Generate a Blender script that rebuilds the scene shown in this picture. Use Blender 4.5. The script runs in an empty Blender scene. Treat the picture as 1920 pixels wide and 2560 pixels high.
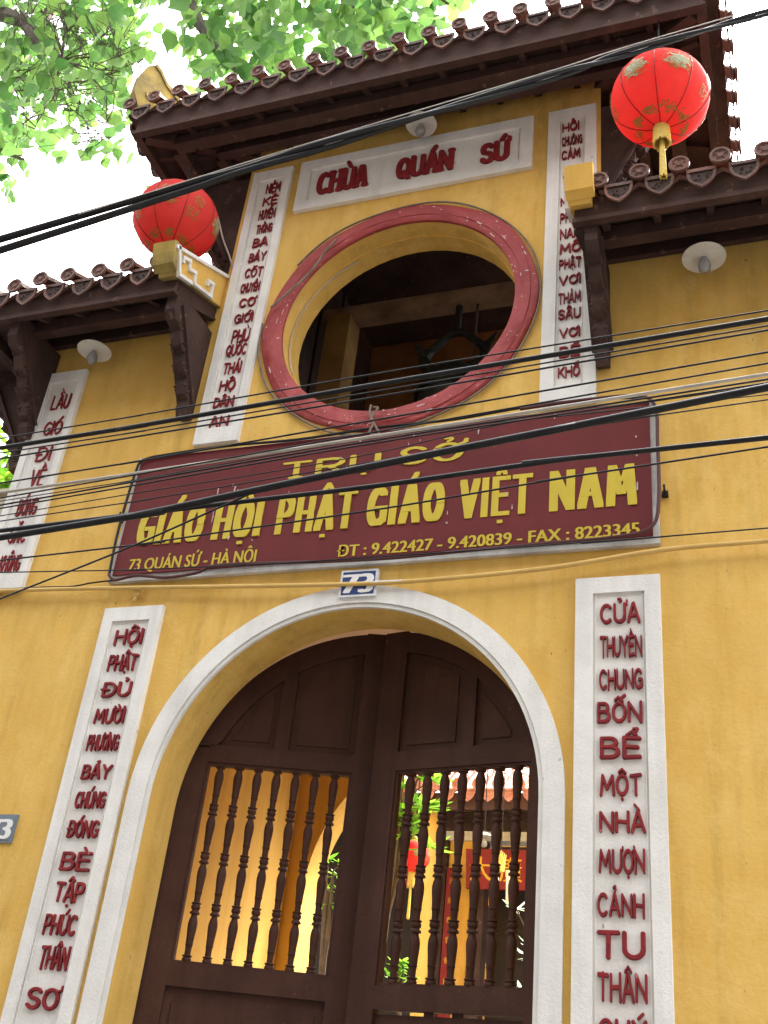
import bpy, math, random, unicodedata
from mathutils import Vector, Matrix
R = math.radians
random.seed(7)
C = bpy.context.scene.collection
# ------------------------------------------------------------------ camera, sky, sun, exposure
# Lengths below are in "gate units" (1 unit = 0.75 m); z is counted from the eye level of the viewer (1.6 m).
S, EYE = 0.75, 1.6
F, YAW, PITCH, ROLL = 2705.84, 0.387419, 0.530566, 0.11595
CAM = Vector((2.63047, -6.14538, 0.0))
fwd = Vector((-math.sin(YAW)*math.cos(PITCH), math.cos(YAW)*math.cos(PITCH), math.sin(PITCH)))
r0 = Vector((math.cos(YAW), math.sin(YAW), 0)); u0 = r0.cross(fwd)
rgt = math.cos(ROLL)*r0 + math.sin(ROLL)*u0
upv = -math.sin(ROLL)*r0 + math.cos(ROLL)*u0
def W(p): return Vector((p[0]*S, p[1]*S, p[2]*S + EYE))
cd = bpy.data.cameras.new('camera'); cam = bpy.data.objects.new('camera', cd); C.objects.link(cam)
m = Matrix((rgt, upv, -fwd)).transposed().to_4x4(); m.translation = W(CAM); cam.matrix_world = m
cd.sensor_fit = 'VERTICAL'; cd.sensor_height = 36; cd.lens = F/2560*36; cd.clip_end = 2000; cd.clip_start = 0.05
bpy.context.scene.camera = cam
SUN_EL, SUN_AZ = 56, 24          # the sun stands behind the gate, a little to the right, behind thin cloud
wd = bpy.data.worlds.new('World'); bpy.context.scene.world = wd; wd.use_nodes = True
nt = wd.node_tree; bg = nt.nodes['Background']
sky = nt.nodes.new('ShaderNodeTexSky'); sky.sky_type = 'NISHITA'; sky.sun_disc = False
sky.sun_elevation = R(SUN_EL); sky.sun_rotation = R(SUN_AZ); sky.dust_density = 6; sky.air_density = 1.0; sky.ozone_density = 1
hs = nt.nodes.new('ShaderNodeHueSaturation'); hs.inputs['Saturation'].default_value = 0.12
nt.links.new(sky.outputs[0], hs.inputs['Color']); nt.links.new(hs.outputs[0], bg.inputs['Color'])
bg.inputs['Strength'].default_value = 0.15
sl = bpy.data.lights.new('sun', 'SUN'); sl.energy = 1.25; sl.angle = R(14); sl.color = (1, .95, .86)
so = bpy.data.objects.new('sun', sl); C.objects.link(so); so.location = (5, 20, 30)
sd = Vector((math.sin(R(SUN_AZ))*math.cos(R(SUN_EL)), math.cos(R(SUN_AZ))*math.cos(R(SUN_EL)), math.sin(R(SUN_EL))))
so.rotation_euler = sd.to_track_quat('Z', 'Y').to_euler()
vs = bpy.context.scene.view_settings; vs.view_transform = 'Standard'; vs.look = 'None'; vs.gamma = 1; vs.exposure = 3.27
bpy.context.scene.cycles.max_bounces = 8; bpy.context.scene.cycles.diffuse_bounces = 5
# ------------------------------------------------------------------ helpers
def at(u, v, Y=0.0):
    d = ((u-960)*rgt - (v-1280)*upv)/F + fwd
    return CAM + d*((Y-CAM.y)/d.y)
def on(u, v, n, c):
    n = Vector(n); d = ((u-960)*rgt - (v-1280)*upv)/F + fwd
    return CAM + d*((c - n.dot(CAM))/n.dot(d))
def pxw(px, p): return px/F*((Vector(p)-CAM).dot(fwd))       # length covered by px photo pixels at point p
BASE = {}
class MB:
    def __init__(s): s.v = []; s.f = []
    def add(s, vs, fs):
        n = len(s.v); s.v += [tuple(p) for p in vs]; s.f += [tuple(i+n for i in f) for f in fs]
    def box(s, a, b):
        x0, y0, z0 = a; x1, y1, z1 = b
        s.add([(x0,y0,z0),(x1,y0,z0),(x1,y1,z0),(x0,y1,z0),(x0,y0,z1),(x1,y0,z1),(x1,y1,z1),(x0,y1,z1)],
              [(3,2,1,0),(4,5,6,7),(0,1,5,4),(1,2,6,5),(2,3,7,6),(3,0,4,7)])
    def prism(s, poly, off):
        n = len(poly); o = Vector(off); P = [Vector(p) for p in poly]
        s.add(P + [p+o for p in P], [tuple(range(n))[::-1], tuple(range(n, 2*n))] + [(i,(i+1)%n,n+(i+1)%n,n+i) for i in range(n)])
    def beam(s, a, b, w, h, up=(0,0,1)):
        a = Vector(a); b = Vector(b); d = (b-a).normalized(); u = Vector(up); sd_ = d.cross(u).normalized(); u = sd_.cross(d)
        q = [a+sd_*w/2*i+u*h/2*j for i,j in ((-1,-1),(1,-1),(1,1),(-1,1))]
        s.prism(q, b-a)
    def tube(s, pts, r, n=8, cap=True):
        P = [Vector(p) for p in pts]; rr = r if isinstance(r, (list, tuple)) else [r]*len(P)
        t = (P[1]-P[0]).normalized(); a = t.orthogonal().normalized(); n0 = len(s.v); vv = []; ff = []
        for i, p in enumerate(P):
            t2 = (P[min(i+1, len(P)-1)]-P[max(i-1, 0)]).normalized()
            a = (a - t2*a.dot(t2)).normalized(); b = t2.cross(a)
            vv += [p + (a*math.cos(2*math.pi*k/n)+b*math.sin(2*math.pi*k/n))*rr[i] for k in range(n)]
        for i in range(len(P)-1):
            for k in range(n): ff.append((i*n+k, i*n+(k+1)%n, (i+1)*n+(k+1)%n, (i+1)*n+k))
        if cap: ff += [tuple(range(n))[::-1], tuple(range((len(P)-1)*n, len(P)*n))]
        s.add(vv, ff)
    def lathe(s, prof, c, n=16, axis=None):
        c = Vector(c); vv = []; ff = []
        for r, z in prof: vv += [c + Vector((r*math.cos(2*math.pi*k/n), r*math.sin(2*math.pi*k/n), z)) for k in range(n)]
        for i in range(len(prof)-1):
            for k in range(n): ff.append((i*n+k, i*n+(k+1)%n, (i+1)*n+(k+1)%n, (i+1)*n+k))
        ff += [tuple(range(n))[::-1], tuple(range((len(prof)-1)*n, len(prof)*n))]
        s.add(vv, ff)
    def sheet(s, fn, nu, nv):
        s.add([fn(i/nu, j/nv) for i in range(nu+1) for j in range(nv+1)],
              [(i*(nv+1)+j, (i+1)*(nv+1)+j, (i+1)*(nv+1)+j+1, i*(nv+1)+j+1) for i in range(nu) for j in range(nv)])
    def build(s, name, mat, parent=None, smooth=False, base=None, **tags):
        b = BASE[parent] if parent else W(base if base is not None else (0,0,-EYE/S))
        me = bpy.data.meshes.new(name); me.from_pydata([W(p)-b for p in s.v], [], s.f); me.validate(); me.update()
        me.materials.append(mat)
        if smooth:
            me.shade_smooth()
            try: me.set_sharp_from_angle(angle=R(smooth if smooth is not True else 40))
            except Exception: pass
        o = bpy.data.objects.new(name, me); C.objects.link(o)
        if parent: o.parent = parent
        else: o.location = b
        BASE[o] = b
        for k, v in tags.items(): o[k] = v
        return o
def thing(name, base, label, cat, group=None):
    o = bpy.data.objects.new(name, None); C.objects.link(o); o.location = W(base); o.empty_display_size = .1
    BASE[o] = W(base); o['label'] = label; o['category'] = cat
    if group: o['group'] = group
    return o
def smoothline(P, k=8):
    P = [Vector(p) for p in P]; out = []
    for i in range(len(P)-1):
        a = P[max(i-1,0)]; b = P[i]; c = P[i+1]; d = P[min(i+2, len(P)-1)]
        for j in range(k):
            t = j/k
            out.append(.5*((2*b)+(c-a)*t+(2*a-5*b+4*c-d)*t*t+(3*b-a-3*c+d)*t**3))
    return out+[P[-1]]
# ------------------------------------------------------------------ materials
def mat(name, col, rough=.7, col2=None, scale=3, streak=0, bump=0, bscale=40, spec=.3, metal=0, spots=None, trans=0, island=0, lo=.35, hi=.7, coat=0, mottle=None, specks=None):
    mt = bpy.data.materials.new(name); mt.use_nodes = True; N = mt.node_tree; b = N.nodes['Principled BSDF']; L = N.links.new
    b.inputs['Roughness'].default_value = rough; b.inputs['Specular IOR Level'].default_value = spec; b.inputs['Metallic'].default_value = metal
    if coat: b.inputs['Coat Weight'].default_value = coat
    b.inputs['Base Color'].default_value = (*col, 1); src = None
    geo = N.nodes.new('ShaderNodeNewGeometry')
    def noise(sc, det=5, strech=(1,1,1), rg=.6):
        mp = N.nodes.new('ShaderNodeMapping'); mp.inputs['Scale'].default_value = strech; L(geo.outputs['Position'], mp.inputs['Vector'])
        n = N.nodes.new('ShaderNodeTexNoise'); n.inputs['Scale'].default_value = sc; n.inputs['Detail'].default_value = det; n.inputs['Roughness'].default_value = rg
        L(mp.outputs[0], n.inputs['Vector']); return n.outputs['Fac']
    def ramp(f, a, c):
        r = N.nodes.new('ShaderNodeMapRange'); r.inputs['From Min'].default_value = a; r.inputs['From Max'].default_value = c; L(f, r.inputs['Value']); return r.outputs[0]
    def mix(f, A, B):
        x = N.nodes.new('ShaderNodeMix'); x.data_type = 'RGBA'
        if isinstance(f, float): x.inputs[0].default_value = f
        else: L(f, x.inputs[0])
        for s_, v in ((6, A), (7, B)):
            if isinstance(v, tuple): x.inputs[s_].default_value = (*v, 1)
            else: L(v, x.inputs[s_])
        return x.outputs[2]
    if col2: src = mix(ramp(noise(scale), lo, hi), col, col2)
    if streak:
        f = ramp(noise(6, 6, (1.6, 1.6, .12)), .47, .74); mu = N.nodes.new('ShaderNodeMath'); mu.operation = 'MULTIPLY'; mu.inputs[1].default_value = streak; L(f, mu.inputs[0])
        src = mix(mu.outputs[0], src if src is not None else col, tuple(c*.45 for c in col))
    if mottle:
        src = mix(ramp(noise(mottle[0], 8, (1,1,.6), .72), .46, .74), src if src is not None else col, mottle[1])
        src = mix(ramp(noise(.9, 4, (1,1,.8)), .50, .72), src, mottle[2])
    if specks:
        src = mix(ramp(noise(specks[0], 2, (1,1,.5)), specks[1], specks[1]+.03), src if src is not None else col, specks[2])
    if spots:
        sc, th, scol, st = spots
        src = mix(ramp(noise(sc, 3, st), th, th+.05), src if src is not None else col, scol)
    if island:
        x = N.nodes.new('ShaderNodeMix'); x.data_type = 'RGBA'; x.inputs[7].default_value = (*island, 1)
        if src is not None: L(src, x.inputs[6])
        else: x.inputs[6].default_value = (*col, 1)
        L(geo.outputs['Random Per Island'], x.inputs[0]); src = x.outputs[2]
    if src is not None: L(src, b.inputs['Base Color'])
    if bump:
        bp = N.nodes.new('ShaderNodeBump'); bp.inputs['Strength'].default_value = bump; bp.inputs['Distance'].default_value = .01
        L(noise(bscale, 6), bp.inputs['Height']); L(bp.outputs[0], b.inputs['Normal'])
    if trans:
        t = N.nodes.new('ShaderNodeBsdfTranslucent'); ms = N.nodes.new('ShaderNodeMixShader'); ms.inputs[0].default_value = trans
        if src is not None: L(src, t.inputs['Color'])
        else: t.inputs['Color'].default_value = (*col, 1)
        out = N.nodes['Material Output']; L(b.outputs[0], ms.inputs[1]); L(t.outputs[0], ms.inputs[2]); L(ms.outputs[0], out.inputs['Surface'])
    return mt
YEL = mat('yellow_limewash', (.71,.455,.120), .88, (.64,.38,.085), 1.6, .45, .28, 45, .1, mottle=(7,(.76,.52,.17),(.60,.37,.09)), specks=(34,.735,(.22,.12,.04)))
YELD = mat('yellow_ochre_plaster', (.70,.43,.10), .85, (.62,.35,.07), 1.5, .3, .2, 60, .15)
WHT = mat('white_limewash', (.78,.77,.725), .85, (.68,.665,.615), 5, .30, .3, 70, .2, spots=(34,.70,(.30,.29,.27),(1,1,.35)))
RED = mat('red_relief_paint', (.25,.022,.024), .6, (.16,.014,.018), 14, 0, .3, 60, .2, specks=(30,.70,(.42,.16,.15)))
RING = mat('red_ring_paint', (.37,.062,.058), .55, (.27,.038,.036), 7, 0, .6, 28, .3, spots=(22,.68,(.62,.5,.46),(1,1,1.6)))
DOOR = mat('brown_door_paint', (.078,.036,.025), .5, (.056,.025,.018), 4, .6, .3, 50, .14, specks=(40,.72,(.11,.06,.045)))
WOOD = mat('dark_roof_timber', (.074,.043,.035), .8, (.038,.023,.019), 4, .5, .5, 30, .15, specks=(18,.66,(.10,.065,.05)))
TIMB = mat('red_brown_fascia', (.078,.040,.031), .75, (.044,.024,.020), 5, .5, .5, 30, .18, specks=(16,.66,(.12,.07,.052)))
TILE = mat('brown_clay_tile', (.25,.11,.075), .55, (.09,.045,.032), 7, 0, .5, 60, .3, island=(.10,.05,.038), specks=(20,.64,(.11,.12,.06)))
TILED = mat('recess_shade_tile', (.075,.045,.036), .7, (.04,.028,.024), 25, spec=.2)  # darker tile colour paints shade into the recessed drip centres
TILEO = mat('terracotta_tile', (.50,.22,.15), .7, (.33,.13,.09), 8, 0, .4, 40, .3)
MOSS = mat('mossy_yellow_plaster', (.42,.30,.08), .9, (.12,.10,.06), 5, .5, .4, 40, .15)
MAROON = mat('maroon_sign_face', (.150,.027,.027), .6, (.12,.021,.022), 3, .2, .05, 10, .15, spots=(26,.74,(.5,.42,.4),(1.4,1.4,.25)))
GOLD = mat('yellow_sign_vinyl', (.56,.43,.035), .45, (.50,.38,.03), 8)
GILT = mat('gilt_paint', (.62,.36,.03), .45, (.5,.24,.02), 20)
BLUE = mat('blue_enamel', (.022,.045,.16), .25, (.03,.055,.17), 6, spec=.5)
BLUEG = mat('weathered_blue_enamel', (.15,.19,.23), .6, (.18,.21,.23), 8)
ENAM = mat('white_enamel', (.78,.78,.76), .3, (.7,.7,.67), 12, spec=.5)
SHADE = mat('dusty_enamel', (.58,.57,.53), .45, (.46,.44,.40), 9, .3)
PLAST = mat('white_plate_edge', (.72,.74,.74), .45, (.5,.5,.5), 14)
CABLE = mat('black_cable_sheath', (.010,.010,.011), .5, (.018,.018,.019), 12, spec=.22)
CABG = mat('grey_cable_sheath', (.50,.47,.41), .6, (.36,.33,.28), 10)
CABB = mat('dusty_brown_wire', (.24,.19,.14), .7, (.14,.11,.08), 20)
CABM = mat('maroon_cable_sheath', (.09,.03,.03), .5, (.06,.02,.02), 10)
PIPE = mat('yellow_painted_conduit', (.64,.43,.14), .6, (.54,.34,.10), 6)
DIRT = mat('dried_dirt', (.09,.07,.05), .9, (.05,.04,.03), 30)
FABR = mat('red_lantern_silk', (.80,.115,.10), .75, (.74,.08,.07), 3, trans=.58, spec=.12)
LGOLD = mat('lantern_gold_print', (.34,.17,.035), .6, (.26,.10,.02), 40)
LGRN = mat('lantern_green_print', (.16,.34,.25), .5, (.45,.42,.2), 60)
SEAM = mat('dark_red_seam', (.30,.015,.015), .6)
FRING = mat('yellow_silk_tassel', (.75,.58,.16), .6, (.6,.42,.08), 60)
LEAF = mat('bodhi_leaf', (.06,.16,.035), .45, spec=.3, trans=.55, island=(.20,.34,.075))
LEAF2 = mat('glossy_leaf', (.10,.26,.02), .35, spec=.5, trans=.4, island=(.26,.46,.04))
LEAF3 = mat('variegated_leaf', (.30,.42,.25), .4, spec=.5, trans=.3, island=(.62,.70,.55))
BARK = mat('grey_bark', (.10,.075,.055), .9, (.05,.038,.03), 12, 0, .6, 40)
PINK = mat('pink_white_ceiling', (.72,.58,.50), .9, (.65,.5,.42), 2)
DARKI = mat('dark_wood_doorway_shade', (.018,.010,.008), .7, (.012,.008,.006), 5)
BRONZE = mat('dark_bronze', (.02,.019,.016), .6, (.03,.03,.025), 8, metal=.6)
BOARD = mat('red_lacquer_board', (.20,.012,.014), .45, (.15,.01,.01), 5)
PAVE = mat('grey_paving', (.24,.23,.21), .9, (.17,.165,.15), 3, 0, .3, 20)
ASPH = mat('asphalt', (.06,.06,.06), .9, (.045,.045,.045), 6, 0, .4, 60)
BULB = mat('clear_bulb_glass', (.24,.24,.23), .1, (.18,.18,.18), 10, spec=.8)
BRICKG = mat('grey_old_plaster', (.42,.38,.28), .9, (.3,.27,.2), 3, .4)
PAPER = mat('pale_paper_ribbon', (.70,.50,.42), .7, (.62,.60,.66), 20)
CLAY = mat('glazed_pot', (.10,.045,.03), .35, (.06,.03,.02), 6)

# ------------------------------------------------------------------ raised lettering
def arc(cx, cy, rx, ry, a0, a1, n=9):
    return [(cx+rx*math.cos(R(a0+(a1-a0)*i/n)), cy+ry*math.sin(R(a0+(a1-a0)*i/n))) for i in range(n+1)]
GL = {
 'A': (1, [[(0,0),(.44,1),(.56,1),(1,0)], [(.2,.33),(.8,.33)]]),
 'B': (.9, [[(0,0),(0,1),(.5,1)]+arc(.5,.77,.38,.23,90,-90,6)+[(0,.54)], [(.5,.54)]+arc(.55,.27,.45,.27,90,-90,7)+[(0,0)]]),
 'C': (.95, [arc(.55,.5,.55,.5,48,312,12)]),
 'D': (1, [[(0,0),(0,1),(.4,1)]+arc(.4,.5,.6,.5,90,-90,9)+[(0,0)]]),
 'E': (.82, [[(1,1),(0,1),(0,0),(1,0)], [(0,.52),(.85,.52)]]),
 'G': (1, [arc(.53,.5,.53,.5,48,300,12)+[(1,.12),(1,.45),(.6,.45)]]),
 'H': (.95, [[(0,0),(0,1)], [(1,0),(1,1)], [(0,.52),(1,.52)]]),
 'I': (0, [[(0,0),(0,1)]]),
 'K': (.92, [[(0,0),(0,1)], [(1,1),(0,.42)], [(.3,.6),(1,0)]]),
 'L': (.75, [[(0,1),(0,0),(1,0)]]),
 'M': (1.25, [[(0,0),(.1,1),(.5,.3),(.9,1),(1,0)]]),
 'N': (1, [[(0,0),(0,1),(1,0),(1,1)]]),
 'O': (1.02, [arc(.5,.5,.5,.5,0,360,16)]),
 'P': (.88, [[(0,0),(0,1),(.5,1)]+arc(.5,.74,.5,.26,90,-90,7)+[(0,.48)]]),
 'Q': (1.02, [arc(.5,.5,.5,.5,0,360,16), [(.58,.26),(1.0,-.06)]]),
 'R': (.92, [[(0,0),(0,1),(.5,1)]+arc(.5,.75,.5,.25,90,-90,7)+[(0,.5)], [(.5,.5),(1,0)]]),
 'S': (.85, [arc(.5,.75,.5,.25,25,270,8)+arc(.5,.25,.5,.25,90,-155,8)]),
 'T': (.95, [[(0,1),(1,1)], [(.5,1),(.5,0)]]),
 'U': (.95, [[(0,1),(0,.35)]+arc(.5,.35,.5,.35,180,360,8)+[(1,1)]]),
 'V': (1, [[(0,1),(.5,0),(1,1)]]),
 'X': (1, [[(0,1),(1,0)], [(1,1),(0,0)]]),
 'Y': (1, [[(0,1),(.5,.5),(1,1)], [(.5,.5),(.5,0)]]),
}
def hull(P):
    P = sorted(set((round(x,7), round(y,7)) for x, y in P)); 
    def half(Q):
        h = []
        for p in Q:
            while len(h) > 1 and (h[-1][0]-h[-2][0])*(p[1]-h[-2][1])-(h[-1][1]-h[-2][1])*(p[0]-h[-2][0]) <= 1e-12: h.pop()
            h.append(p)
        return h
    a = half(P); b = half(P[::-1]); return a[:-1]+b[:-1]
OCT = [(math.cos(R(22.5+45*i)), math.sin(R(22.5+45*i))) for i in range(8)]
SQ = [(-1,-1),(1,-1),(1,1),(-1,1)]
def word(mb, text, x0, x1, z0, z1, y, pw, ph, depth, pen=OCT, front=.55, gap=.34, serif=0, msk=1.0, wob=0):
    """letters of `text` filling the box x0..x1, z0..z1 on the plane y, swept with a pen of half-size pw, ph"""
    cells = []; tot = 0
    for ch in text:
        if ch == ' ': tot += .9; continue
        if ch in 'Đ': base, marks = 'D', ['bar']
        else:
            d = unicodedata.normalize('NFD', ch); base, marks = d[0], list(d[1:])
        w, st = GL[base]; cells.append((tot, w, st, marks)); tot += w + gap*(1.15 if w == 0 else 1)
    tot -= gap
    X0, X1, Z0, Z1 = x0+pw, x1-pw, z0+ph, z1-ph; sx = (X1-X0)/max(tot, .01); h = Z1-Z0; k = [0]
    if tot <= .05: X0 = (x0+x1)/2; sx = 0
    def stroke(pts, ox, w, mp=1.0):
        if wob: pts = [(p[0]+random.uniform(-wob,wob)*(.3 if p[0] in (0,1) else 1), p[1]+random.uniform(-wob,wob)) for p in pts] if len(pts) < 7 else pts
        for i in range(len(pts)-1 if len(pts) > 1 else 1):
            a = pts[i]; b = pts[min(i+1, len(pts)-1)]
            A = (X0+(ox+a[0]*w)*sx, Z0+a[1]*h); B = (X0+(ox+b[0]*w)*sx, Z0+b[1]*h); k[0] += 1; e = .00035*(k[0] % 24)
            lay = []
            q = hull([(c[0]+pw*mp*p[0], c[1]+ph*mp*p[1]) for c in (A, B) for p in pen])
            g = hull([(c[0]+pw*mp*front*p[0], c[1]+ph*mp*front*p[1]) for c in (A, B) for p in pen])
            if len(g) != len(q): g = q
            n = len(q)
            mb.add([(p[0], y+.002, p[1]) for p in q]+[(p[0], y-depth*.5-e, p[1]) for p in q]+[(p[0], y-depth-e, p[1]) for p in g],
                   [(i_, (i_+1) % n, n+(i_+1) % n, n+i_) for i_ in range(n)]+[(n+i_, n+(i_+1) % n, 2*n+(i_+1) % n, 2*n+i_) for i_ in range(n)]+[tuple(range(2*n, 3*n))])
    for ox, w, st, marks in cells:
        for s_ in st:
            stroke(s_, ox, w)
            if serif:
                for p, q in ((s_[0], s_[1]), (s_[-1], s_[-2])):
                    if abs(p[0]-q[0]) < .45 and len(s_) < 6 and p[1] in (0, 1): stroke([(p[0]-serif/max(w,.3), p[1]), (p[0]+serif/max(w,.3), p[1])], ox, max(w,.3), .8) if w else stroke([(-serif, p[1]), (serif, p[1])], ox, 1, .8)
        W_ = w if w > 0 else .5; O_ = ox if w > 0 else ox-.25
        circ = '\u0302' in marks; horn = '\u031b' in marks
        for mk in marks:
            if mk == 'bar': stroke([(-.16,.5),(.42,.5)], ox, w, .8)
            if mk == '\u0302': stroke([(.18,1.13),(.5,1.32),(.82,1.13)], O_, W_, .72*msk)
            if mk == '\u0306': stroke([(.2,1.3),(.5,1.14),(.8,1.3)], O_, W_, .72*msk)
            if mk == '\u031b': stroke([(1,.96),(1.17,1.02),(1.2,1.2)], O_, W_, .72*msk)
            if mk == '\u0301': stroke([(.72,1.26),(1.0,1.46)] if circ else [(.45,1.14),(.78,1.38)], O_, W_, .75*msk)
            if mk == '\u0300': stroke([(.30,1.46),(.58,1.30)] if circ else [(.25,1.38),(.55,1.14)], O_, W_, .75*msk)
            if mk == '\u0309': stroke([(.62,1.46),(.86,1.5),(.88,1.38),(.76,1.28)] if circ else [(.4,1.33),(.6,1.38),(.64,1.27),(.5,1.15)], O_, W_, .62*msk)
            if mk == '\u0303': stroke([(.12,1.16),(.34,1.3),(.62,1.17),(.88,1.31)], O_, W_, .7*msk)
            if mk == '\u0323': stroke([(.5,-.22)], O_, W_, .95*msk)
def textmesh(s):
    c = bpy.data.curves.new('text', 'FONT'); c.body = s; c.resolution_u = 3
    o = bpy.data.objects.new('text', c); C.objects.link(o); dg = bpy.context.evaluated_depsgraph_get(); dg.update()
    me = bpy.data.meshes.new_from_object(o.evaluated_get(dg)); v = [(p.co.x, p.co.y) for p in me.vertices]; f = [tuple(p.vertices) for p in me.polygons]
    bpy.data.objects.remove(o); bpy.data.curves.remove(c); bpy.data.meshes.remove(me); return v, f
def bold_text(mb, s, fn, x0, x1, z0, z1, grow=.02, cap=(0, .73)):
    """built-in font text laid into a box (fn maps x, z to a 3D point with depth d)"""
    v, f = textmesh(s); xa = min(p[0] for p in v); xb = max(p[0] for p in v)
    offs = [(0,0)] if not grow else [(-grow,0),(grow,0),(0,0)]
    for k, (dx, dz) in enumerate(offs):
        mb.add([fn(x0+(p[0]+dx-xa)/(xb-xa)*(x1-x0), z0+(p[1]+dz-cap[0])/(cap[1]-cap[0])*(z1-z0), .0006*k) for p in v], f)

# ------------------------------------------------------------------ the gate
G0 = (0, 0, -EYE/S)
gate = thing('temple_gate', G0, 'yellow plastered temple gate with round window, arched doorway and tiled roofs', 'gate')
GZ = -EYE/S
RO, RI, ZS = 1.45, 1.30, 1.845
WX, WZ, WRO, WRI = .022, 5.77, 1.16, .985
TH = .345
def ringface(mb, inner, outer, y0, y1):
    n = len(inner)
    vv = [(x, y0, z) for x, z in inner]+[(x, y0, z) for x, z in outer]+[(x, y1, z) for x, z in inner]+[(x, y1, z) for x, z in outer]
    ff = []
    for i in range(n-1):
        ff += [(i, i+1, n+i+1, n+i), (2*n+i+1, 2*n+i, 3*n+i, 3*n+i+1), (i+1, i, 2*n+i, 2*n+i+1)]
    mb.add(vv, ff)
def arch_pts(r, zs, zb, k=48):
    return [(-r, zb), (-r, (zb+zs)/2)]+[(r*math.cos(R(180-180*i/k)), zs+r*math.sin(R(180-180*i/k))) for i in range(k+1)]+[(r, (zb+zs)/2), (r, zb)]
def to_rect(pts, cz, X0, X1, Z1, Z0=None, cx=0):
    out = []
    for x, z in pts:
        if Z0 is None and z < cz-1e-6: out.append((X0 if x < cx else X1, z)); continue
        dx, dz = x-cx, z-cz; t = 1e9
        if dx > 1e-9: t = min(t, (X1-cx)/dx)
        if dx < -1e-9: t = min(t, (X0-cx)/dx)
        if dz > 1e-9: t = min(t, (Z1-cz)/dz)
        if dz < -1e-9 and Z0 is not None: t = min(t, (Z0-cz)/dz)
        out.append((cx+dx*t, cz+dz*t))
    return out
def with_corners(cx, cz, r, X0, X1, Z1, Z0=None, k=48, full=False):
    angs = [360*i/k for i in range(k+1)] if full else [180-180*i/k for i in range(k+1)]
    for X, Z in ((X0, Z1), (X1, Z1)) + (((X0, Z0), (X1, Z0)) if full else ()):
        angs.append(math.degrees(math.atan2(Z-cz, X-cx)) % 360)
    angs = sorted(angs, reverse=not full)
    return [(cx+r*math.cos(R(a)), cz+r*math.sin(R(a))) for a in angs]
XW, XE, ZM = -3.27, 3.75, 4.15
fm = MB()
inn = [(-RI, GZ)]+with_corners(0, ZS, RI, XW, XE, ZM)+[(RI, GZ)]
ringface(fm, inn, to_rect(inn, ZS, XW, XE, ZM), 0, TH)
inn = with_corners(WX, WZ, WRI, -1.62, 1.66, 8.25, ZM, full=True)
ringface(fm, inn, to_rect(inn, WZ, -1.62, 1.66, 8.25, ZM, WX), 0, TH)
for a, b in ((XW, -1.62), (1.66, XE)):
    fm.add([(a,0,ZM),(b,0,ZM),(b,0,6.2),(a,0,6.2),(a,TH,ZM),(b,TH,ZM),(b,TH,6.2),(a,TH,6.2)], [(0,1,2,3),(5,4,7,6),(1,5,6,2),(4,0,3,7)])
fm.build('facade_wall', YEL, gate, label='flat yellow limewashed front wall')
sm_ = MB()
for x0, x1 in ((XW, XW+.3), (XE-.3, XE)): sm_.box((x0, TH+.002, GZ), (x1, 2.2, 6.2))
for x0, x1 in ((-1.95, -1.6), (1.6, 1.95)): sm_.box((x0, TH+.003, GZ), (x1, 3.3, 3.6))
for x0, x1 in ((-1.62, -1.35), (1.39, 1.66)): sm_.box((x0, TH+.004, 3.604), (x1, .62, 8.2))
sm_.box((-3.0, 2.0, GZ), (-1.96, 2.2, 6.2)); sm_.box((1.96, 2.0, GZ), (3.4, 2.2, 6.2))
sm_.build('side_wall', YELD, gate)
bw = MB()
inn = [(-1.435, GZ)]+with_corners(0, ZS, 1.435, -1.597, 1.597, 3.39)+[(1.435, GZ)]
ringface(bw, inn, to_rect(inn, ZS, -1.597, 1.597, 3.39), 2.95, 3.3)
bw.build('rear_arch_wall', YELD, gate)
cl = MB(); cl.box((-1.597, TH+.005, 3.4), (1.597, 3.3, 3.598)); cl.build('passage_ceiling', PINK, gate)
tr = MB(); tr.box((-1.5, 3.1, 3.602), (1.54, 3.3, 8.2)); tr.build('tower_rear_wall', YELD, gate)
# the timber sides of the bell chamber
for x in (-1.53, 1.57):
    ts = MB()
    ts.box((x-.04, .622, 3.61), (x+.04, 3.098, 5.1))
    for k in range(6): ts.box((x-.06, .63+k*.475, 5.1), (x+.06, .70+k*.475, 8.15))
    for z in (5.1, 6.2, 7.4): ts.box((x-.05, .63, z), (x+.05, 3.09, z+.1))
    if x < 0: ts.box((x-.03, .63, 5.2), (x+.03, 3.09, 8.14))
    ts.build('timber_side_panel', WOOD, gate)
# white band round the arch
am = MB()
def band(mb, pi_, po_, y0, y1):
    n = len(pi_); mb.add([(x,y0,z) for x,z in pi_]+[(x,y0,z) for x,z in po_]+[(x,y1,z) for x,z in pi_]+[(x,y1,z) for x,z in po_],
        [f for i in range(n-1) for f in ((i,i+1,n+i+1,n+i),(i+1,i,2*n+i,2*n+i+1),(n+i,n+i+1,3*n+i+1,3*n+i))])
band(am, arch_pts(1.325, ZS, GZ), arch_pts(RO, ZS, GZ), -.035, .003)
band(am, arch_pts(1.296, ZS, GZ), arch_pts(1.322, ZS, GZ), -.022, .003)
am.build('arch_band', WHT, gate, smooth=30)
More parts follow.
